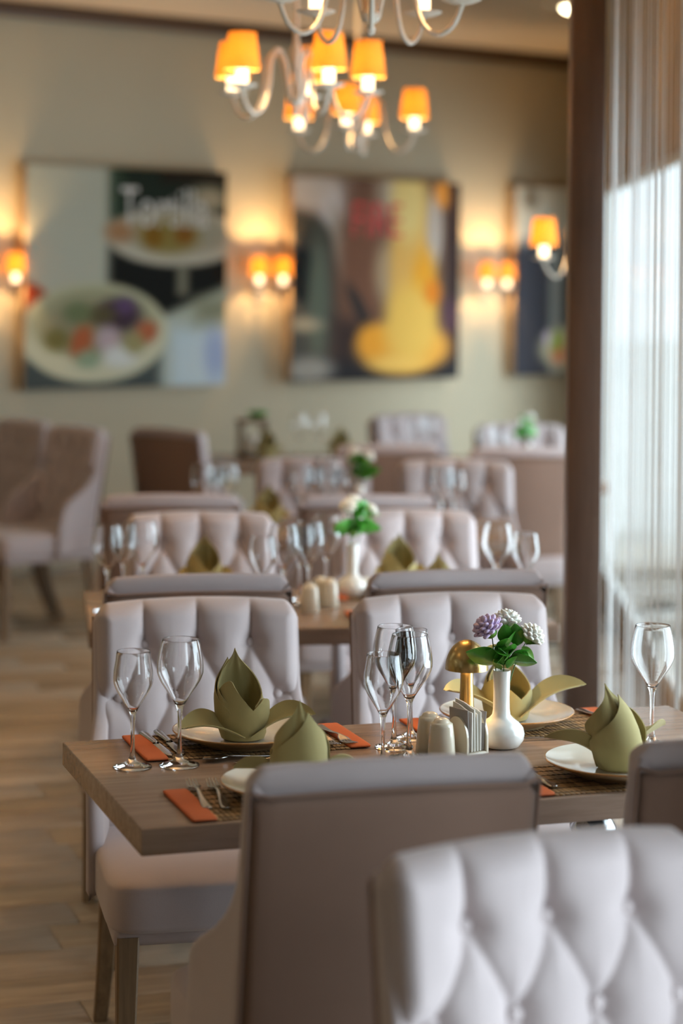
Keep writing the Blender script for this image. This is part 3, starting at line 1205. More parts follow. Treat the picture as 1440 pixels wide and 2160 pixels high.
fork0, knife0, spoon0 = make_fork(), make_knife(), make_spoon()
fu, ku, su = [], [], []
MZ = 0.7537
for (a, b, z, r, l) in [(-0.516, -0.165, MZ, -0.10, 'left steel fork of the pair on the near left placemat'), (-0.483, -0.175, MZ, -0.12, 'right steel fork of the pair on the near left placemat'),
                        (-0.135, 0.222, MZ, PI + 0.05, 'left steel fork at the right end of the back left placemat'), (-0.166, 0.220, MZ, PI, 'second steel fork at the right end of the back left placemat'),
                        (0.452, 0.225, MZ, PI + 0.1, 'steel fork right of the plate behind the vase'), (0.108, -0.190, MZ, 0.02, 'steel fork tip beside the front right plate')]:
    place(fork0, fu, l, on('T1', a, b, z), r1 + r, 'steel forks')
for (a, b, z, r, l) in [(-0.494, 0.245, MZ, PI + 0.03, 'left table knife on the back left placemat beside the orange cloth'), (-0.466, 0.250, MZ, PI + 0.0, 'right table knife on the back left placemat'),
                        (0.112, 0.240, MZ, PI + 0.05, 'table knife behind the middle glasses, left of two'), (0.138, 0.235, MZ, PI + 0.02, 'table knife behind the shakers, right of two')]:
    place(knife0, ku, l, on('T1', a, b, z), r1 + r, 'steel knives')
for (a, b, r, l) in [(-0.36, 0.100, PI / 2 + 0.04, 'dessert spoon lying crosswise in front of the back left placemat'), (-0.300, 0.075, -PI / 2 + 0.12, 'second dessert spoon crossing the first at back left'),
                     (0.235, 0.098, PI / 2 - 0.06, 'dessert spoon lying right of the white vase')]:
    place(spoon0, su, l, on('T1', a, b, 0.7504), r1 + r, 'dessert spoons')

# ------------------------------------------------------------------ vase and flowers
vprof = [(0, 0), (0.028, 0), (0.037, 0.004), (0.0445, 0.016), (0.0462, 0.028), (0.0430, 0.040), (0.034, 0.050), (0.0240, 0.0570), (0.0180, 0.064), (0.0165, 0.075),
         (0.0160, 0.100), (0.0165, 0.130), (0.0178, 0.1500), (0.0172, 0.1512), (0.0160, 0.1495), (0.0145, 0.130), (0.0145, 0.07), (0.030, 0.03), (0, 0.006)]
vase0 = add('bud_vase', lathe_me('bud_vase', vprof, 40, None), M_white)
vase0['category'] = 'vase'
vu = []
GV = 'white bud vases'
V1 = (0.322, 4.134, 0.7503)
V2 = (0.040, 6.055, 0.7503)
V3 = (0.075, 7.74, 0.7503)
V5 = (0.880, 9.86, 0.7503)
for p, l in ((V1, 'white ceramic bud vase with a round belly on the front table'), (V2, 'blurred white bud vase on the second table'), (V3, 'far white bud vase on the third table'), (V5, 'far white bud vase on the small square table')):
    place(vase0, vu, l, p, 0, GV)


def leaf_me(L, W, curl, notch=0.0):
    g = []
    for j in range(13):
        t = j / 12
        wd = W * (math.sin(PI * min(1, t ** 0.8)) ** 0.8 if 0 < t < 1 else 0.02)
        row = []
        for i in range(7):
            q = -1 + 2 * i / 6
            row.append(Vector((q * wd, L * t + notch * abs(q) * t, curl * t * t + 0.35 * wd * abs(q) ** 1.3)))
        g.append(row)
    return sheet_me('leaf', g, 0.0007)


pv, pf = [], []
PR_ = [(0.0, 0.0012), (0.004, 0.0026), (0.010, 0.0044), (0.016, 0.0056), (0.021, 0.0052), (0.0245, 0.0034), (0.026, 0.0010)]
for (y, r) in PR_:
    for k in range(8):
        a = 2 * PI * k / 8
        pv.append((r * math.cos(a), y, 0.62 * r * math.sin(a) + 0.0035 * math.sin(y / 0.026 * 2.6)))
for j in range(len(PR_) - 1):
    for k in range(8):
        pf.append((j * 8 + k, j * 8 + (k + 1) % 8, (j + 1) * 8 + (k + 1) % 8, (j + 1) * 8 + k))
pf.append(tuple(range(8))[::-1])
pf.append(tuple((len(PR_) - 1) * 8 + k for k in range(8)))
PETAL = me_of('petal', pv, pf, True)
petal_l, petal_w = PETAL.copy(), PETAL.copy()
petal_l.materials.append(M_lav)
petal_w.materials.append(M_pwhite)
LEAF = leaf_me(0.040, 0.016, 0.006, 0.006)
LEAF.materials.append(M_leaf)
LEAF2 = leaf_me(0.034, 0.009, -0.008)
LEAF2.materials.append(M_leaf2)


def aim(o, d, roll=0.0):
    q = Vector(d).to_track_quat('Y', 'Z')
    o.rotation_mode = 'QUATERNION'
    o.rotation_quaternion = q @ Matrix.Rotation(roll, 3, 'Y').to_quaternion()


def make_flower(label, head, axis, R, pm, foot, leaves, n=44, full=1.0):
    """head: centre of the blossom relative to the vase foot; leaves: (at, direction, mesh, scale, roll)."""
    t = thing('flower', label, 'flower')
    hd, ax = Vector(head), Vector(axis).normalized()
    ft = Vector(foot)
    add('stem', tube_me('stem', catmull([ft, ft.lerp(hd, 0.45) + Vector((0, 0, 0.018)), hd - ax * 0.012], 6), 0.0012, 6), M_stem, t)
    rot = ax.to_track_quat('Z', 'Y')
    add('calyx', superell('calyx', R * 0.42, R * 0.42, R * 0.36, 1, 1, 14, 10), M_leaf2, t, hd - ax * R * 0.12).rotation_euler = rot.to_euler()
    for k in range(n):
        u = (k + 0.5) / n
        ph = k * 2.39996
        z = 0.97 - 1.12 * u * full
        s_ = math.sqrt(max(0, 1 - z * z))
        d = rot @ Vector((s_ * math.cos(ph), s_ * math.sin(ph), z))
        tang = (d + ax * (0.30 + 0.25 * u)).normalized()
        o = add('petal', pm, None, t, hd - ax * R * 0.22 + d * R * 0.10)
        s2 = R / 0.0245 * (1.02 - 0.10 * u)
        o.scale = (s2, s2, s2)
        qz = tang.to_track_quat('Y', 'Z')
        o.rotation_mode = 'QUATERNION'
        # keep the hollow side of the petal turned to the blossom's axis
        m3 = Matrix()
        yv = tang
        zv = (ax - yv * ax.dot(yv))
        zv = zv.normalized() if zv.length > 1e-4 else yv.orthogonal().normalized()
        xv = yv.cross(zv)
        o.rotation_quaternion = Matrix((xv, yv, zv)).transposed().to_quaternion()
    for (pt, d, me, s_, roll) in leaves:
        o = add('leaf', me, None, t, pt)
        o.scale = (s_, s_, s_)
        aim(o, d, roll)
    return t


Z0 = 0.150


def bouquet(base, names, n):
    fl = []
    specs = [
        ((-0.026, -0.012, Z0 + 0.080), (-0.45, -0.35, 0.8), 0.034, petal_l, (-0.006, 0, Z0 - 0.05), [
            ((-0.006, -0.006, Z0 + 0.016), (-0.95, -0.35, 0.26), LEAF, 1.55, 0.9), ((-0.012, -0.010, Z0 + 0.050), (0.5, -0.6, -0.5), LEAF, 0.8, 0.4),
            ((-0.010, -0.006, Z0 + 0.052), (-0.5, -0.5, -0.35), LEAF, 0.75, 0.2), ((-0.004, -0.01, Z0 + 0.044), (0.35, -0.75, 0.55), LEAF, 0.85, 0.0),
            ((-0.004, -0.008, Z0 + 0.010), (0.05, -0.5, 0.9), LEAF, 0.9, 0.6), ((-0.006, -0.006, Z0 + 0.004), (-0.35, -0.4, 0.85), LEAF2, 0.9, 0.6)]),
        ((0.010, 0.012, Z0 + 0.089), (0.1, 0.1, 1.0), 0.032, petal_w, (0.002, 0.004, Z0 - 0.05), [
            ((0.006, -0.006, Z0 + 0.052), (-0.05, -0.45, 0.9), LEAF, 0.95, 0.1), ((0.010, -0.006, Z0 + 0.046), (0.4, -0.4, 0.7), LEAF, 0.9, 0.3),
            ((0.004, -0.010, Z0 + 0.026), (-0.4, -0.6, 0.5), LEAF, 0.8, -0.4), ((0.006, -0.01, Z0 + 0.020), (0.5, -0.5, 0.6), LEAF, 0.8, 0.5),
            ((0.002, -0.012, Z0 + 0.012), (0.1, -0.6, 0.8), LEAF, 0.7, 0.0)]),
        ((0.054, -0.004, Z0 + 0.066), (0.55, -0.25, 0.75), 0.030, petal_w, (0.008, 0, Z0 - 0.05), [
            ((0.030, -0.008, Z0 + 0.050), (-0.15, -0.3, 0.95), LEAF, 1.0, 0.4), ((0.034, -0.006, Z0 + 0.052), (0.05, -0.2, 0.95), LEAF2, 1.0, -0.3),
            ((0.038, -0.008, Z0 + 0.048), (0.75, -0.35, -0.62), LEAF2, 1.05, 0.5), ((0.012, -0.008, Z0 + 0.022), (0.85, -0.4, -0.10), LEAF, 1.25, -0.9),
            ((0.018, -0.008, Z0 + 0.028), (0.8, -0.3, 0.25), LEAF, 0.85, -0.4), ((0.010, -0.010, Z0 + 0.006), (0.6, -0.5, 0.75), LEAF, 0.75, -0.3),
            ((0.046, -0.006, Z0 + 0.052), (0.75, -0.3, 0.25), LEAF2, 0.9, 0.3),
            ((0.014, -0.012, Z0 + 0.034), (0.15, -0.7, 0.5), LEAF, 0.8, 0.2), ((0.000, -0.012, Z0 + 0.030), (-0.25, -0.7, -0.3), LEAF, 0.7, 0.6), ((0.024, -0.010, Z0 + 0.040), (0.55, -0.5, -0.2), LEAF, 0.75, 0.1),
            ((-0.002, -0.008, Z0 + 0.002), (-0.45, -0.3, 0.7), LEAF2, 0.8, 0.2)]),
    ]
    for (hd, ax, R, pm, ft, lv), nm in zip(specs, names):
        f = make_flower(nm, hd, ax, R, pm, ft, lv, n)
        f.location = base
        fl.append(f)
    return fl


GF = 'artificial flowers in the bud vases'
b1 = bouquet(V1, ['lavender clover-like blossom leaning left in the front vase', 'white blossom at the top middle of the front vase', 'white green-tipped blossom leaning right in the front vase'], 32)
far_names = {}
for base, wh, rz in ((V2, 'second', 0.7), (V3, 'third', 2.2), (V5, 'small square', 4.0)):
    for src, side in zip(b1, ('left', 'upper', 'right')):
        c = copy_tree(src)
        c.location = base
        c.rotation_euler = (0, 0, rz)
        c['label'] = 'blurred %s blossom with green leaves in the vase of the %s table' % (side, wh)
        c.scale = (1.12, 1.12, 1.12)
        for ch in c.children:
            if ch.name.startswith('petal'):
                ch.data = petal_w
                ch.scale = ch.scale * 0.72
            if ch.name.startswith('leaf'):
                ch.scale = ch.scale * 1.1

# ------------------------------------------------------------------ mushroom lamp
lamp = thing('mushroom_lamp', 'small brushed brass mushroom lamp behind the white vase', 'lamp', (0.258, 4.205, 0.7503))
lamp.scale = (0.985, 0.985, 0.94)
add('lamp_stem', lathe_me('lamp_stem', [(0, 0), (0.0200, 0), (0.0205, 0.003), (0.0175, 0.030), (0.0150, 0.075), (0.0132, 0.120), (0.0128, 0.160), (0, 0.160)], 36), M_brass, lamp)
dome = []
for k in range(15):
    a = (PI / 2) * k / 14
    dome.append((0.0440 * math.sin(a), 0.150 + 0.060 * math.cos(a)))
inner = [(0.0425 * math.sin(a), 0.150 + 0.0585 * math.cos(a)) for a in [(PI / 2) * (14 - k) / 14 for k in range(15)]]
add('lamp_dome', lathe_me('lamp_dome', dome + [(0.0440, 0.1475), (0.0425, 0.1475)] + inner, 40, 60), M_brass, lamp)
add('light_ring', lathe_me('light_ring', [(0.0135, 0.166), (0.026, 0.166), (0.026, 0.170), (0.0135, 0.170)], 24), M_bulb, lamp)
pl = bpy.data.lights.new('mushroom_glow', 'POINT')
pl.energy = 0.8
pl.color = (1.0, 0.62, 0.25)
pl.shadow_soft_size = 0.008
plo = bpy.data.objects.new('lamp_glow', pl)
plo.location = (0.0, -0.030, 0.158)
C.objects.link(plo)
plo.parent = lamp

# ------------------------------------------------------------------ shakers and paper holder
shp = [(0, 0), (0.0225, 0), (0.0235, 0.002), (0.0215, 0.035), (0.0190, 0.060), (0.0178, 0.0655), (0.0150, 0.0670), (0.0135, 0.0685), (0.0115, 0.0725), (0.006, 0.0750), (0, 0.0755)]
sh0 = thing('shaker', 'shaker', 'shaker')
add('shaker_body', lathe_me('shaker_body', shp, 32, 50), M_ivory, sh0)
hole = lathe_me('shaker_hole', [(0, 0.0), (0.0011, 0.0), (0, 0.0002)], 8)
for k in range(3):
    add('shaker_hole', hole, M_black, sh0, (0.004 * math.cos(k * 2.1), 0.004 * math.sin(k * 2.1), 0.0748), (0, 0, 0))
shu = []
for p, l in (((0.180, 4.080), 'ivory ceramic shaker, the rear left of the pair on the front table'), ((0.200, 4.024), 'ivory ceramic shaker, the front right of the pair on the front table'),
             ((-0.078, 5.775), 'blurred white shaker on the second table, nearest'), ((-0.050, 5.90), 'blurred shaker behind the nearest shaker of the second table'), ((-0.025, 5.87), 'blurred shaker close to the second vase')):
    place(sh0, shu, l, (p[0], p[1], 0.7503), 0, 'ceramic salt and pepper shakers').scale = (1.17, 1.17, 1.05)

hold = thing('paper_napkin_holder', 'ivory ceramic holder for paper napkins beside the shakers', 'napkin holder', (0.252, 4.075, 0.7503), math.radians(40))
add('holder_base', box_me('holder_base', 0.062, 0.060, 0.007, 0.003, 2, at=(0, 0, 0.0035)), M_ivory, hold)


def oval_plate(x):
    V, F = [], []
    n = 22
    for sx in (-0.0025, 0.0025):
        V += [(x + sx, -0.030, 0.004), (x + sx, 0.030, 0.004)]
        for k in range(n + 1):
            a = PI * k / n
            V.append((x + sx, 0.030 * math.cos(a), 0.030 + 0.045 * math.sin(a)))
    m = n + 3
    for s_ in (0, m):
        F.append((s_ + 0, s_ + 1) + tuple(s_ + 2 + k for k in range(n + 1)))
    loop = [0, 1] + [2 + k for k in range(n + 1)]
    for a, b in zip(loop, loop[1:] + loop[:1]):
        F.append((a, b, m + b, m + a))
    return me_of('side_plate', V, F, True, 40)


for x in (-0.026, 0.026):
    add('side_plate', oval_plate(x), M_ivory, hold)
def paper(name, label, m, x, w_, h_, th, tilt, z=0.008):
    o = add(name, box_me(name, th, w_, h_, min(th * 0.3, 0.0012), 1, at=(0, 0, h_ / 2)), m)
    a = hold.rotation_euler[2]
    o.location = (hold.location.x + x * math.cos(a), hold.location.y + x * math.sin(a), 0.7503 + z)
    o.rotation_euler = (0, tilt, a)
    tag(o, label, 'sachet' if 'sachet' in name else 'paper napkin')
    return o
paper('sachet', 'grey paper sachet standing at the left in the ceramic holder', M_sachet, -0.0185, 0.052, 0.082, 0.0022, -0.06)
paper('sachet', 'grey paper sachet standing at the right in the ceramic holder', M_sachet, 0.0195, 0.050, 0.074, 0.0022, 0.10)
g = []
pw = thing('paper_napkin', 'bundle of white paper napkins rising from the ceramic holder', 'paper napkin', (hold.location.x, hold.location.y, 0.7583), math.radians(40))
for k in range(4):
    g = []
    for j in range(9):
        row = []
        for i in range(9):
            q = -1 + 2 * i / 8
            row.append(Vector((-0.012 + 0.0075 * k + 0.0022 * math.sin(3 * q + k) * (j / 8), q * 0.027, 0.001 + (0.082 + 0.006 * math.sin(k * 2.0) + 0.007 * q) * j / 8)))
        g.append(row)
    add('paper_layer', sheet_me('paper_layer', g, 0.0028), M_paper, pw)

# ------------------------------------------------------------------ lantern with greenery on the far table
LX, LY = -0.445, 10.68
ln = thing('wooden_lantern', 'small open wooden lantern on the far table', 'lantern', (LX, LY, 0.7503), 0.2)
for sx in (-1, 1):
    for sy in (-1, 1):
        add('post', box_me('post', 0.014, 0.014, 0.16, at=(sx * 0.06, sy * 0.06, 0.095)), M_planter, ln)
add('base_board', box_me('base_board', 0.15, 0.15, 0.018, 0.002, 1, at=(0, 0, 0.009)), M_planter, ln)
add('top_board', box_me('top_board', 0.15, 0.15, 0.014, 0.002, 1, at=(0, 0, 0.181)), M_planter, ln)
add('pillar_candle', lathe_me('pillar_candle', [(0, 0.018), (0.034, 0.018), (0.034, 0.10), (0.030, 0.104), (0, 0.102)], 24), M_paper, ln)
gr = thing('green_sprig', 'green leafy sprig lying on top of the wooden lantern', 'plant', (LX + 0.03, LY - 0.01, 0.7503 + 0.1885))
add('stem', tube_me('stem', [(-0.05, 0, 0.003), (0, 0, 0.012), (0.03, 0, 0.02)], 0.0025, 6), M_stem, gr)
for k in range(16):
    o = add('leaf', LEAF, None, gr, (-0.03 + 0.004 * k, 0, 0.012))
    o.scale = (1.1, 1.1, 1.1)
    aim(o, (math.cos(k * 2.4), math.sin(k * 2.4), 0.35 + 0.5 * random.random()), random.random())

# ------------------------------------------------------------------ lamps: chandeliers and wall lights


def bulb_light(parent, loc, e):
    l = bpy.data.lights.new('bulb_light', 'POINT')
    l.energy = e
    l.color = (1.0, 0.62, 0.27)
    l.shadow_soft_size = 0.012
    o = bpy.data.objects.new('bulb_light', l)
    C.objects.link(o)
    o.location = loc
    o.parent = parent


ARM = [(0.020, -0.030), (0.030, 0.02), (0.046, 0.095), (0.078, 0.132), (0.104, 0.100), (0.115, 0.010), (0.136, -0.050), (0.172, -0.074), (0.208, -0.054), (0.228, -0.012), (0.230, 0.0)]
SH_V = lathe_me('lamp_shade', [(0.0570, 0.055), (0.0425, 0.170), (0.0415, 0.170), (0.0560, 0.055), (0.0570, 0.055)], 32, 60)
SAUC = lathe_me('saucer', [(0, -0.004), (0.012, -0.004), (0.03, 0.000), (0.048, 0.007), (0.049, 0.010), (0.030, 0.004), (0, 0.002)], 28, 50)
CAND = lathe_me('candle_sleeve', [(0, 0.002), (0.0185, 0.002), (0.0185, 0.064), (0.010, 0.068), (0, 0.068)], 20, 40)
BULB = superell('bulb', 0.011, 0.011, 0.022, 1, 1, 14, 10)


def light_arm(parent, path, at, e):
    arm = add('arm', tube_me('arm', catmull(path, 5), 0.0066, 10), M_cream, parent)
    add('saucer', SAUC, M_cream, arm, at)
    add('candle_sleeve', CAND, M_candle, arm, at)
    add('bulb', BULB, M_bulb, arm, (at[0], at[1], at[2] + 0.088))
    add('lamp_shade', SH_V, M_shade, arm, at)
    bulb_light(parent, (at[0], at[1], at[2] + 0.126), e)


def chandelier(loc, z0, rot0, label, e, arms=5):
    t = thing('chandelier', label, 'chandelier', (loc[0], loc[1], CEIL), 0, 'chandeliers with amber shades')
    zr = z0 - CEIL
    add('hub', lathe_me('hub', [(0, -0.075), (0.010, -0.068), (0.014, -0.055), (0.008, -0.045), (0.022, -0.035), (0.026, -0.020), (0.012, 0.0), (0.010, 0.06), (0.018, 0.10), (0.020, 0.13), (0.010, 0.16), (0.007, 0.22), (0.007, -zr - 0.03), (0, -zr - 0.03)], 20), M_cream, t, (0, 0, zr))
    add('canopy', lathe_me('canopy', [(0.008, -0.035), (0.03, -0.03), (0.055, -0.008), (0.058, 0.0), (0, 0.0)], 24), M_cream, t)
    for k in range(arms):
        a = math.radians(rot0 + 360.0 / arms * k)
        d = Vector((math.sin(a), -math.cos(a), 0))
        path = [d * r + Vector((0, 0, zr + z)) for (r, z) in ARM]
        p = d * 0.23 + Vector((0, 0, zr))
        light_arm(t, path, p, e)
    return t


LE = 8.0
chandelier((0.064, 5.17), 2.332, 0, 'nearest chandelier, only its curved arms and candle cups in view at the top', LE)
chandelier((-0.150, 6.65), 2.245, 27, 'middle chandelier with amber shades, left of the second', LE)
chandelier((0.052, 8.30), 2.235, 80, 'farthest and lowest-looking chandelier with amber shades', LE, 4)


def wall_light(s, z0, label, gap=0.175):
    """a two-arm wall light on the far wall at distance s along it."""
    p = FP + FD * s
    t = thing('wall_light', label, 'wall light', (p.x, p.y, 0), FROT, 'two-arm wall lights with amber shades')
    add('back_plate', superell('back_plate', 0.035, 0.010, 0.075, 0.6, 0.6, 24, 14, at=(0, -0.010, z0 - 0.02)), M_cream, t)
    for sg in (-1, 1):
        x = sg * gap / 2
        path = [Vector((0, -0.015, z0 - 0.02)), Vector((x * 0.4, -0.05, z0 - 0.065)), Vector((x * 0.8, -0.10, z0 - 0.055)), Vector((x, -0.145, z0 - 0.015)), Vector((x, -0.145, z0))]
        light_arm(t, path, Vector((x, -0.145, z0)), 10.0)
    return t


wall_light(-0.18, 1.61, 'wall light with amber shades at the left picture edge')
wall_light(1.635, 1.61, 'pair of amber-shaded wall lights between the food poster and the flame poster')
wall_light(3.45, 1.60, 'pair of amber-shaded wall lights right of the flame poster')
cl = thing('wall_light', 'single amber-shaded light on a curved arm beside the rear column', 'wall light', (1.005, 8.62, 0), 0, 'column lights')
path = [Vector((-0.066, -0.02, 1.84)), Vector((-0.085, -0.03, 1.87)), Vector((-0.082, -0.035, 1.80)), Vector((-0.095, -0.04, 1.72)), Vector((-0.130, -0.045, 1.675)), Vector((-0.165, -0.05, 1.695)), Vector((-0.185, -0.05, 1.735)), Vector((-0.185, -0.05, 1.745))]
add('back_plate', superell('back_plate', 0.008, 0.03, 0.06, 0.6, 0.6, 24, 14, at=(-0.072, -0.02, 1.83)), M_cream, cl)
light_arm(cl, path, Vector((-0.185, -0.05, 1.745)), LE)

# recessed downlight
dl = thing('downlight', 'bright recessed ceiling downlight at the top beside the column', 'downlight', (1.245, 11.60, CEIL), 0)
add('trim_ring', lathe_me('trim_ring', [(0.055, 0.0), (0.085, 0.0), (0.083, -0.008), (0.058, -0.012), (0.055, 0.0)], 28), M_cream, dl)
add('lens', superell('lens', 0.055, 0.055, 0.035, 1, 1, 24, 12, at=(0, 0, -0.006)), M_spot, dl)
for (x, y, wh) in ((-2.2, 3.0, 'nearest'), (-2.2, 5.6, 'second'), (-2.6, 8.2, 'third'), (-3.8, 4.2, 'fourth'), (-3.8, 7.0, 'fifth')):  # out-of-view downlights, added as warm fill from the left
    d2 = copy_tree(dl)
    d2.location = (x, y, CEIL)
    d2['label'] = 'unseen downlight added for warm fill over the left aisle, %s from the viewer' % wh
    sl = bpy.data.lights.new('added_fill_spot', 'SPOT')
    sl.energy = 24.0
    sl.color = (1.0, 0.60, 0.28)
    sl.spot_size = math.radians(120)
    sl.spot_blend = 0.8
    sl.shadow_soft_size = 0.05
    so = bpy.data.objects.new('added_fill_spot', sl)
    C.objects.link(so)
    so.location = (0, 0, -0.06)
    so.parent = d2
vt = thing('air_vent', 'long dark ceiling vent near the downlight', 'vent', (0.72, 9.35, CEIL), FROT)
add('vent_frame', box_me('vent_frame', 0.62, 0.12, 0.012, 0.003, 1, at=(0, 0, -0.006)), M_ceil, vt)
for k in range(4):
    add('vent_slot', box_me('vent_slot', 0.58, 0.014, 0.004, at=(0, -0.036 + 0.024 * k, -0.013)), M_black, vt)

# ------------------------------------------------------------------ posters


def s2l(c):
    return tuple(((v / 255.0) / 12.92 if v / 255.0 < 0.04045 else ((v / 255.0 + 0.055) / 1.055) ** 2.4) for v in c)


def soft(d, e):
    return max(0.0, min(1.0, 0.5 - d / e))


def ell(u, v, cu, cv, ru, rv, ang=0.0):
    a = math.radians(ang)
    x, y = u - cu, v - cv
    x, y = x * math.cos(a) + y * math.sin(a), -x * math.sin(a) + y * math.cos(a)
    return math.hypot(x / ru, y / rv) - 1


def paint(u, v, base, ops):
    c = list(base)
    for (kind, arg, col, e) in ops:
        if kind == 'e':
            m = soft(ell(u, v, *arg), e)
        elif kind == 'b':                      # box u0,u1,v0,v1
            d = max(arg[0] - u, u - arg[1], arg[2] - v, v - arg[3])
            m = soft(d, e)
        elif kind == 'h':                      # half plane a*u+b*v<c
            m = soft(arg[0] * u + arg[1] * v - arg[2], e)
        for k in range(3):
            c[k] += (col[k] - c[k]) * m
    return c


ART1 = ((168, 165, 150), [
    ('e', (0.20, 0.06, 0.26, 0.10), (120, 112, 92), 1.2), ('e', (0.30, 0.16, 0.10, 0.06), (130, 125, 105), 1.0), ('e', (0.12, 0.20, 0.10, 0.05), (150, 120, 95), 1.0),
    ('b', (0.375, 1.1, -0.1, 0.235), (30, 38, 28), 0.05), ('b', (0.375, 0.47, -0.1, 0.235), (48, 62, 46), 0.06), ('b', (0.66, 1.1, -0.1, 0.06), (32, 24, 14), 0.05),
    ('e', (0.90, 0.13, 0.10, 0.06), (150, 140, 118), 1.0),
    ('h', (-0.25, -1, -0.425), (18, 18, 14), 0.03), ('b', (-1, 0.40, -1, 2), (168, 168, 152), 0.05),
    ('e', (0.74, 0.31, 0.36, 0.135), (176, 168, 150), 0.12), ('e', (0.74, 0.29, 0.29, 0.10), (150, 142, 122), 0.3), ('e', (0.70, 0.30, 0.15, 0.085), (128, 112, 58), 0.6),
    ('e', (0.62, 0.31, 0.05, 0.05), (120, 84, 20), 0.9), ('e', (0.78, 0.30, 0.05, 0.04), (122, 78, 22), 0.9), ('e', (0.45, 0.29, 0.07, 0.05), (150, 112, 78), 0.9),
    ('b', (0.745, 0.80, 0.44, 0.58), (120, 116, 98), 0.03),
    ('h', (-0.42, -1, -0.955), (165, 168, 150), 0.05), ('b', (0.70, 1.1, 0.72, 1.1), (188, 202, 208), 0.12), ('e', (0.95, 0.85, 0.06, 0.12), (150, 165, 198), 1.0), ('b', (0.85, 1.1, 0.60, 0.70), (128, 128, 104), 0.10),
    ('b', (-0.1, 0.66, 0.86, 1.1), (72, 78, 76), 0.06),
    ('e', (0.04, 0.60, 0.10, 0.06, 35), (150, 62, 34), 0.5),
    ('e', (0.335, 0.75, 0.365, 0.225), (196, 192, 164), 0.06), ('e', (0.335, 0.70, 0.31, 0.165), (150, 148, 118), 0.3), ('e', (0.34, 0.73, 0.25, 0.13), (140, 132, 104), 0.3),
    ('e', (0.45, 0.67, 0.11, 0.075), (62, 46, 56), 0.6), ('e', (0.48, 0.63, 0.05, 0.04), (88, 66, 98), 0.8), ('e', (0.27, 0.79, 0.05, 0.08, 20), (168, 92, 56), 0.6), ('e', (0.59, 0.75, 0.06, 0.05, -35), (170, 96, 64), 0.6),
    ('e', (0.36, 0.67, 0.08, 0.04), (86, 76, 50), 0.8), ('e', (0.15, 0.78, 0.06, 0.05), (112, 104, 58), 0.8), ('e', (0.25, 0.66, 0.07, 0.05), (104, 112, 78), 0.8), ('e', (0.40, 0.78, 0.06, 0.06), (176, 156, 160), 0.7),
    ('e', (0.46, 0.86, 0.09, 0.05), (206, 206, 200), 0.7), ('e', (0.30, 0.87, 0.06, 0.04), (140, 156, 128), 0.8), ('e', (0.53, 0.80, 0.05, 0.05), (150, 140, 96), 0.8)])
ART2 = ((92, 70, 58), [
    ('b', (-0.1, 0.24, 0.2, 1.1), (74, 72, 66), 0.1), ('e', (0.12, 0.06, 0.20, 0.12), (168, 158, 150), 0.8), ('e', (0.24, 0.16, 0.08, 0.10), (186, 176, 172), 0.8), ('e', (0.10, 0.26, 0.13, 0.07, 30), (62, 58, 50), 0.6),
    ('e', (0.30, 0.40, 0.045, 0.26, -16), (150, 138, 124), 0.7), ('e', (0.06, 0.48, 0.07, 0.14), (22, 24, 24), 0.4), ('e', (0.15, 0.60, 0.06, 0.30), (92, 98, 84), 0.8), ('e', (0.08, 0.72, 0.10, 0.035), (150, 140, 118), 0.8),
    ('e', (0.40, 0.42, 0.13, 0.42), (112, 76, 58), 0.7), ('e', (0.40, 0.66, 0.035, 0.16, -30), (52, 46, 44), 0.5), ('b', (0.24, 0.42, 0.70, 1.1), (58, 44, 40), 0.1),
    ('b', (0.50, 0.66, -0.1, 0.16), (176, 160, 138), 0.12), ('e', (0.56, 0.46, 0.08, 0.16), (160, 136, 106), 0.8),
    ('e', (0.70, 0.45, 0.13, 0.56), (204, 158, 84), 0.45), ('e', (0.68, 0.10, 0.10, 0.20), (210, 184, 118), 0.7), ('e', (0.84, 0.24, 0.05, 0.20), (172, 158, 146), 0.5),
    ('e', (0.90, 0.05, 0.06, 0.08), (216, 142, 60), 0.7), ('b', (0.93, 1.1, -0.1, 1.1), (44, 32, 32), 0.06), ('e', (0.78, 0.55, 0.08, 0.20), (214, 148, 42), 0.7),
    ('e', (0.94, 0.68, 0.06, 0.09), (78, 54, 62), 0.8), ('b', (-0.1, 1.1, 0.90, 1.1), (40, 38, 40), 0.08), ('e', (0.10, 0.94, 0.14, 0.06), (140, 136, 128), 0.8),
    ('e', (0.66, 0.84, 0.28, 0.135), (212, 150, 62), 0.35), ('e', (0.47, 0.80, 0.09, 0.08), (222, 150, 48), 0.7), ('e', (0.70, 0.72, 0.16, 0.20), (216, 172, 82), 0.6), ('e', (0.62, 0.92, 0.16, 0.04), (222, 176, 88), 0.8),
    ('e', (0.83, 0.56, 0.05, 0.06), (208, 120, 34), 0.8)])
ART3 = ((60, 60, 66), [
    ('b', (-0.1, 1.1, -0.1, 0.30), (170, 168, 156), 0.1), ('e', (0.16, 0.06, 0.08, 0.06), (112, 104, 90), 0.8), ('b', (0.36, 0.52, 0.30, 1.0), (120, 124, 122), 0.05), ('b', (-0.1, 0.36, 0.33, 1.1), (52, 52, 58), 0.06),
    ('e', (0.60, 0.86, 0.32, 0.12), (170, 166, 140), 0.4), ('e', (0.48, 0.88, 0.08, 0.06), (198, 128, 96), 0.8), ('e', (0.45, 0.82, 0.07, 0.05), (150, 170, 80), 0.8), ('e', (0.36, 0.80, 0.04, 0.04), (190, 176, 190), 0.8)])


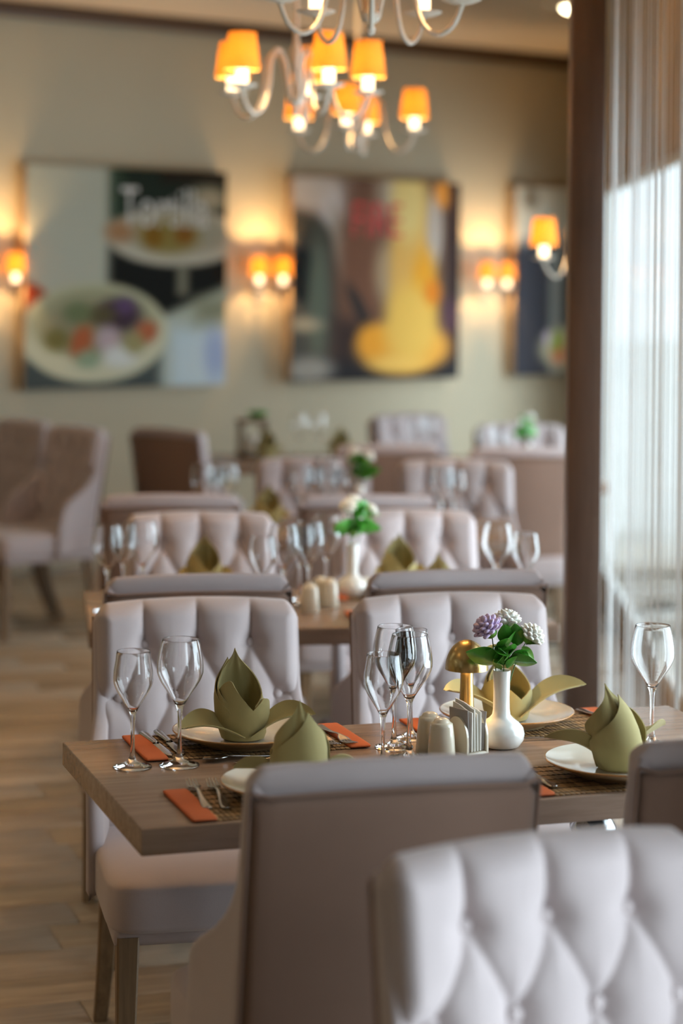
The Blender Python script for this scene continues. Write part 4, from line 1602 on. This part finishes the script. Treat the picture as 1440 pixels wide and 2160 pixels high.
def poster(s0, wd, z0, z1, art, label, text=None, gain=1.05):
    p = FP + FD * s0
    TH = 0.085
    t = thing('canvas_poster', label, 'poster', (p.x, p.y, 0), FROT, 'canvas posters on the far wall')
    add('canvas_body', box_me('canvas_body', wd, TH, z1 - z0, 0.002, 1, at=(wd / 2, -TH / 2 - 0.002, (z0 + z1) / 2)), M_frame, t)
    n, m = 110, 100
    V, F, cols = [], [], []
    for j in range(m + 1):
        for i in range(n + 1):
            u, v = i / n, j / m
            V.append((u * wd, -TH - 0.0035, z1 - v * (z1 - z0)))
            c = paint(u, v, art[0], art[1])
            cols.extend((*[min(0.92, q * gain) for q in s2l([max(0, min(255, x)) for x in c])], 1.0))
    for j in range(m):
        for i in range(n):
            a = j * (n + 1) + i
            F.append((a, a + n + 1, a + n + 2, a + 1))
    me = bpy.data.meshes.new('print')
    me.from_pydata(V, [], F)
    at = me.color_attributes.new('art', 'FLOAT_COLOR', 'POINT')
    at.data.foreach_set('color', cols)
    if 'poster_print' not in MATS:
        mm = bpy.data.materials.new('poster_print')
        mm.use_nodes = True
        b = mm.node_tree.nodes['Principled BSDF']
        b.inputs['Roughness'].default_value = 0.8
        b.inputs['Specular IOR Level'].default_value = 0.15
        an = mm.node_tree.nodes.new('ShaderNodeAttribute')
        an.attribute_name = 'art'
        mm.node_tree.links.new(an.outputs['Color'], b.inputs['Base Color'])
        MATS['poster_print'] = mm
    add('print', me, MATS['poster_print'], t)
    if text:
        s, u0, u1, v0, v1, col = text
        cu = bpy.data.curves.new('lettering', 'FONT')
        cu.body = s
        cu.size = 1.0
        tmp = bpy.data.objects.new('tmp_text', cu)
        C.objects.link(tmp)
        bpy.context.view_layer.update()
        tm = bpy.data.meshes.new_from_object(tmp.evaluated_get(bpy.context.evaluated_depsgraph_get()))
        bpy.data.objects.remove(tmp)
        xs = [v.co.x for v in tm.vertices]
        zs_ = [v.co.y for v in tm.vertices]
        x0, x1, y0, y1 = min(xs), max(xs), min(zs_), max(zs_)
        for vv in tm.vertices:
            a = (vv.co.x - x0) / (x1 - x0)
            b_ = (vv.co.y - y0) / (y1 - y0)
            vv.co = (wd * (u0 + (u1 - u0) * a), -TH - 0.005, z1 - (z1 - z0) * (v1 + (v0 - v1) * b_))
        tm.materials.clear()
        lt = add('lettering', tm, mat('ink_' + s.lower(), s2l(col), 0.5, noise=0.02), t)
    return t


poster(0.0, 1.345, 1.022, 2.272, ART1, 'food poster with two plates and white lettering, leftmost on the far wall', ('Tortilla', 0.455, 0.90, 0.085, 0.265, (196, 190, 182)))
poster(1.83, 1.345, 1.022, 2.272, ART2, 'flame poster of a burning pan with red lettering on the far wall', ('FIRE', 0.345, 0.64, 0.115, 0.285, (206, 36, 24)), 1.25)
poster(3.66, 0.84, 1.022, 2.272, ART3, 'dark food poster cut by the wooden column, rightmost on the far wall', None, 1.5)
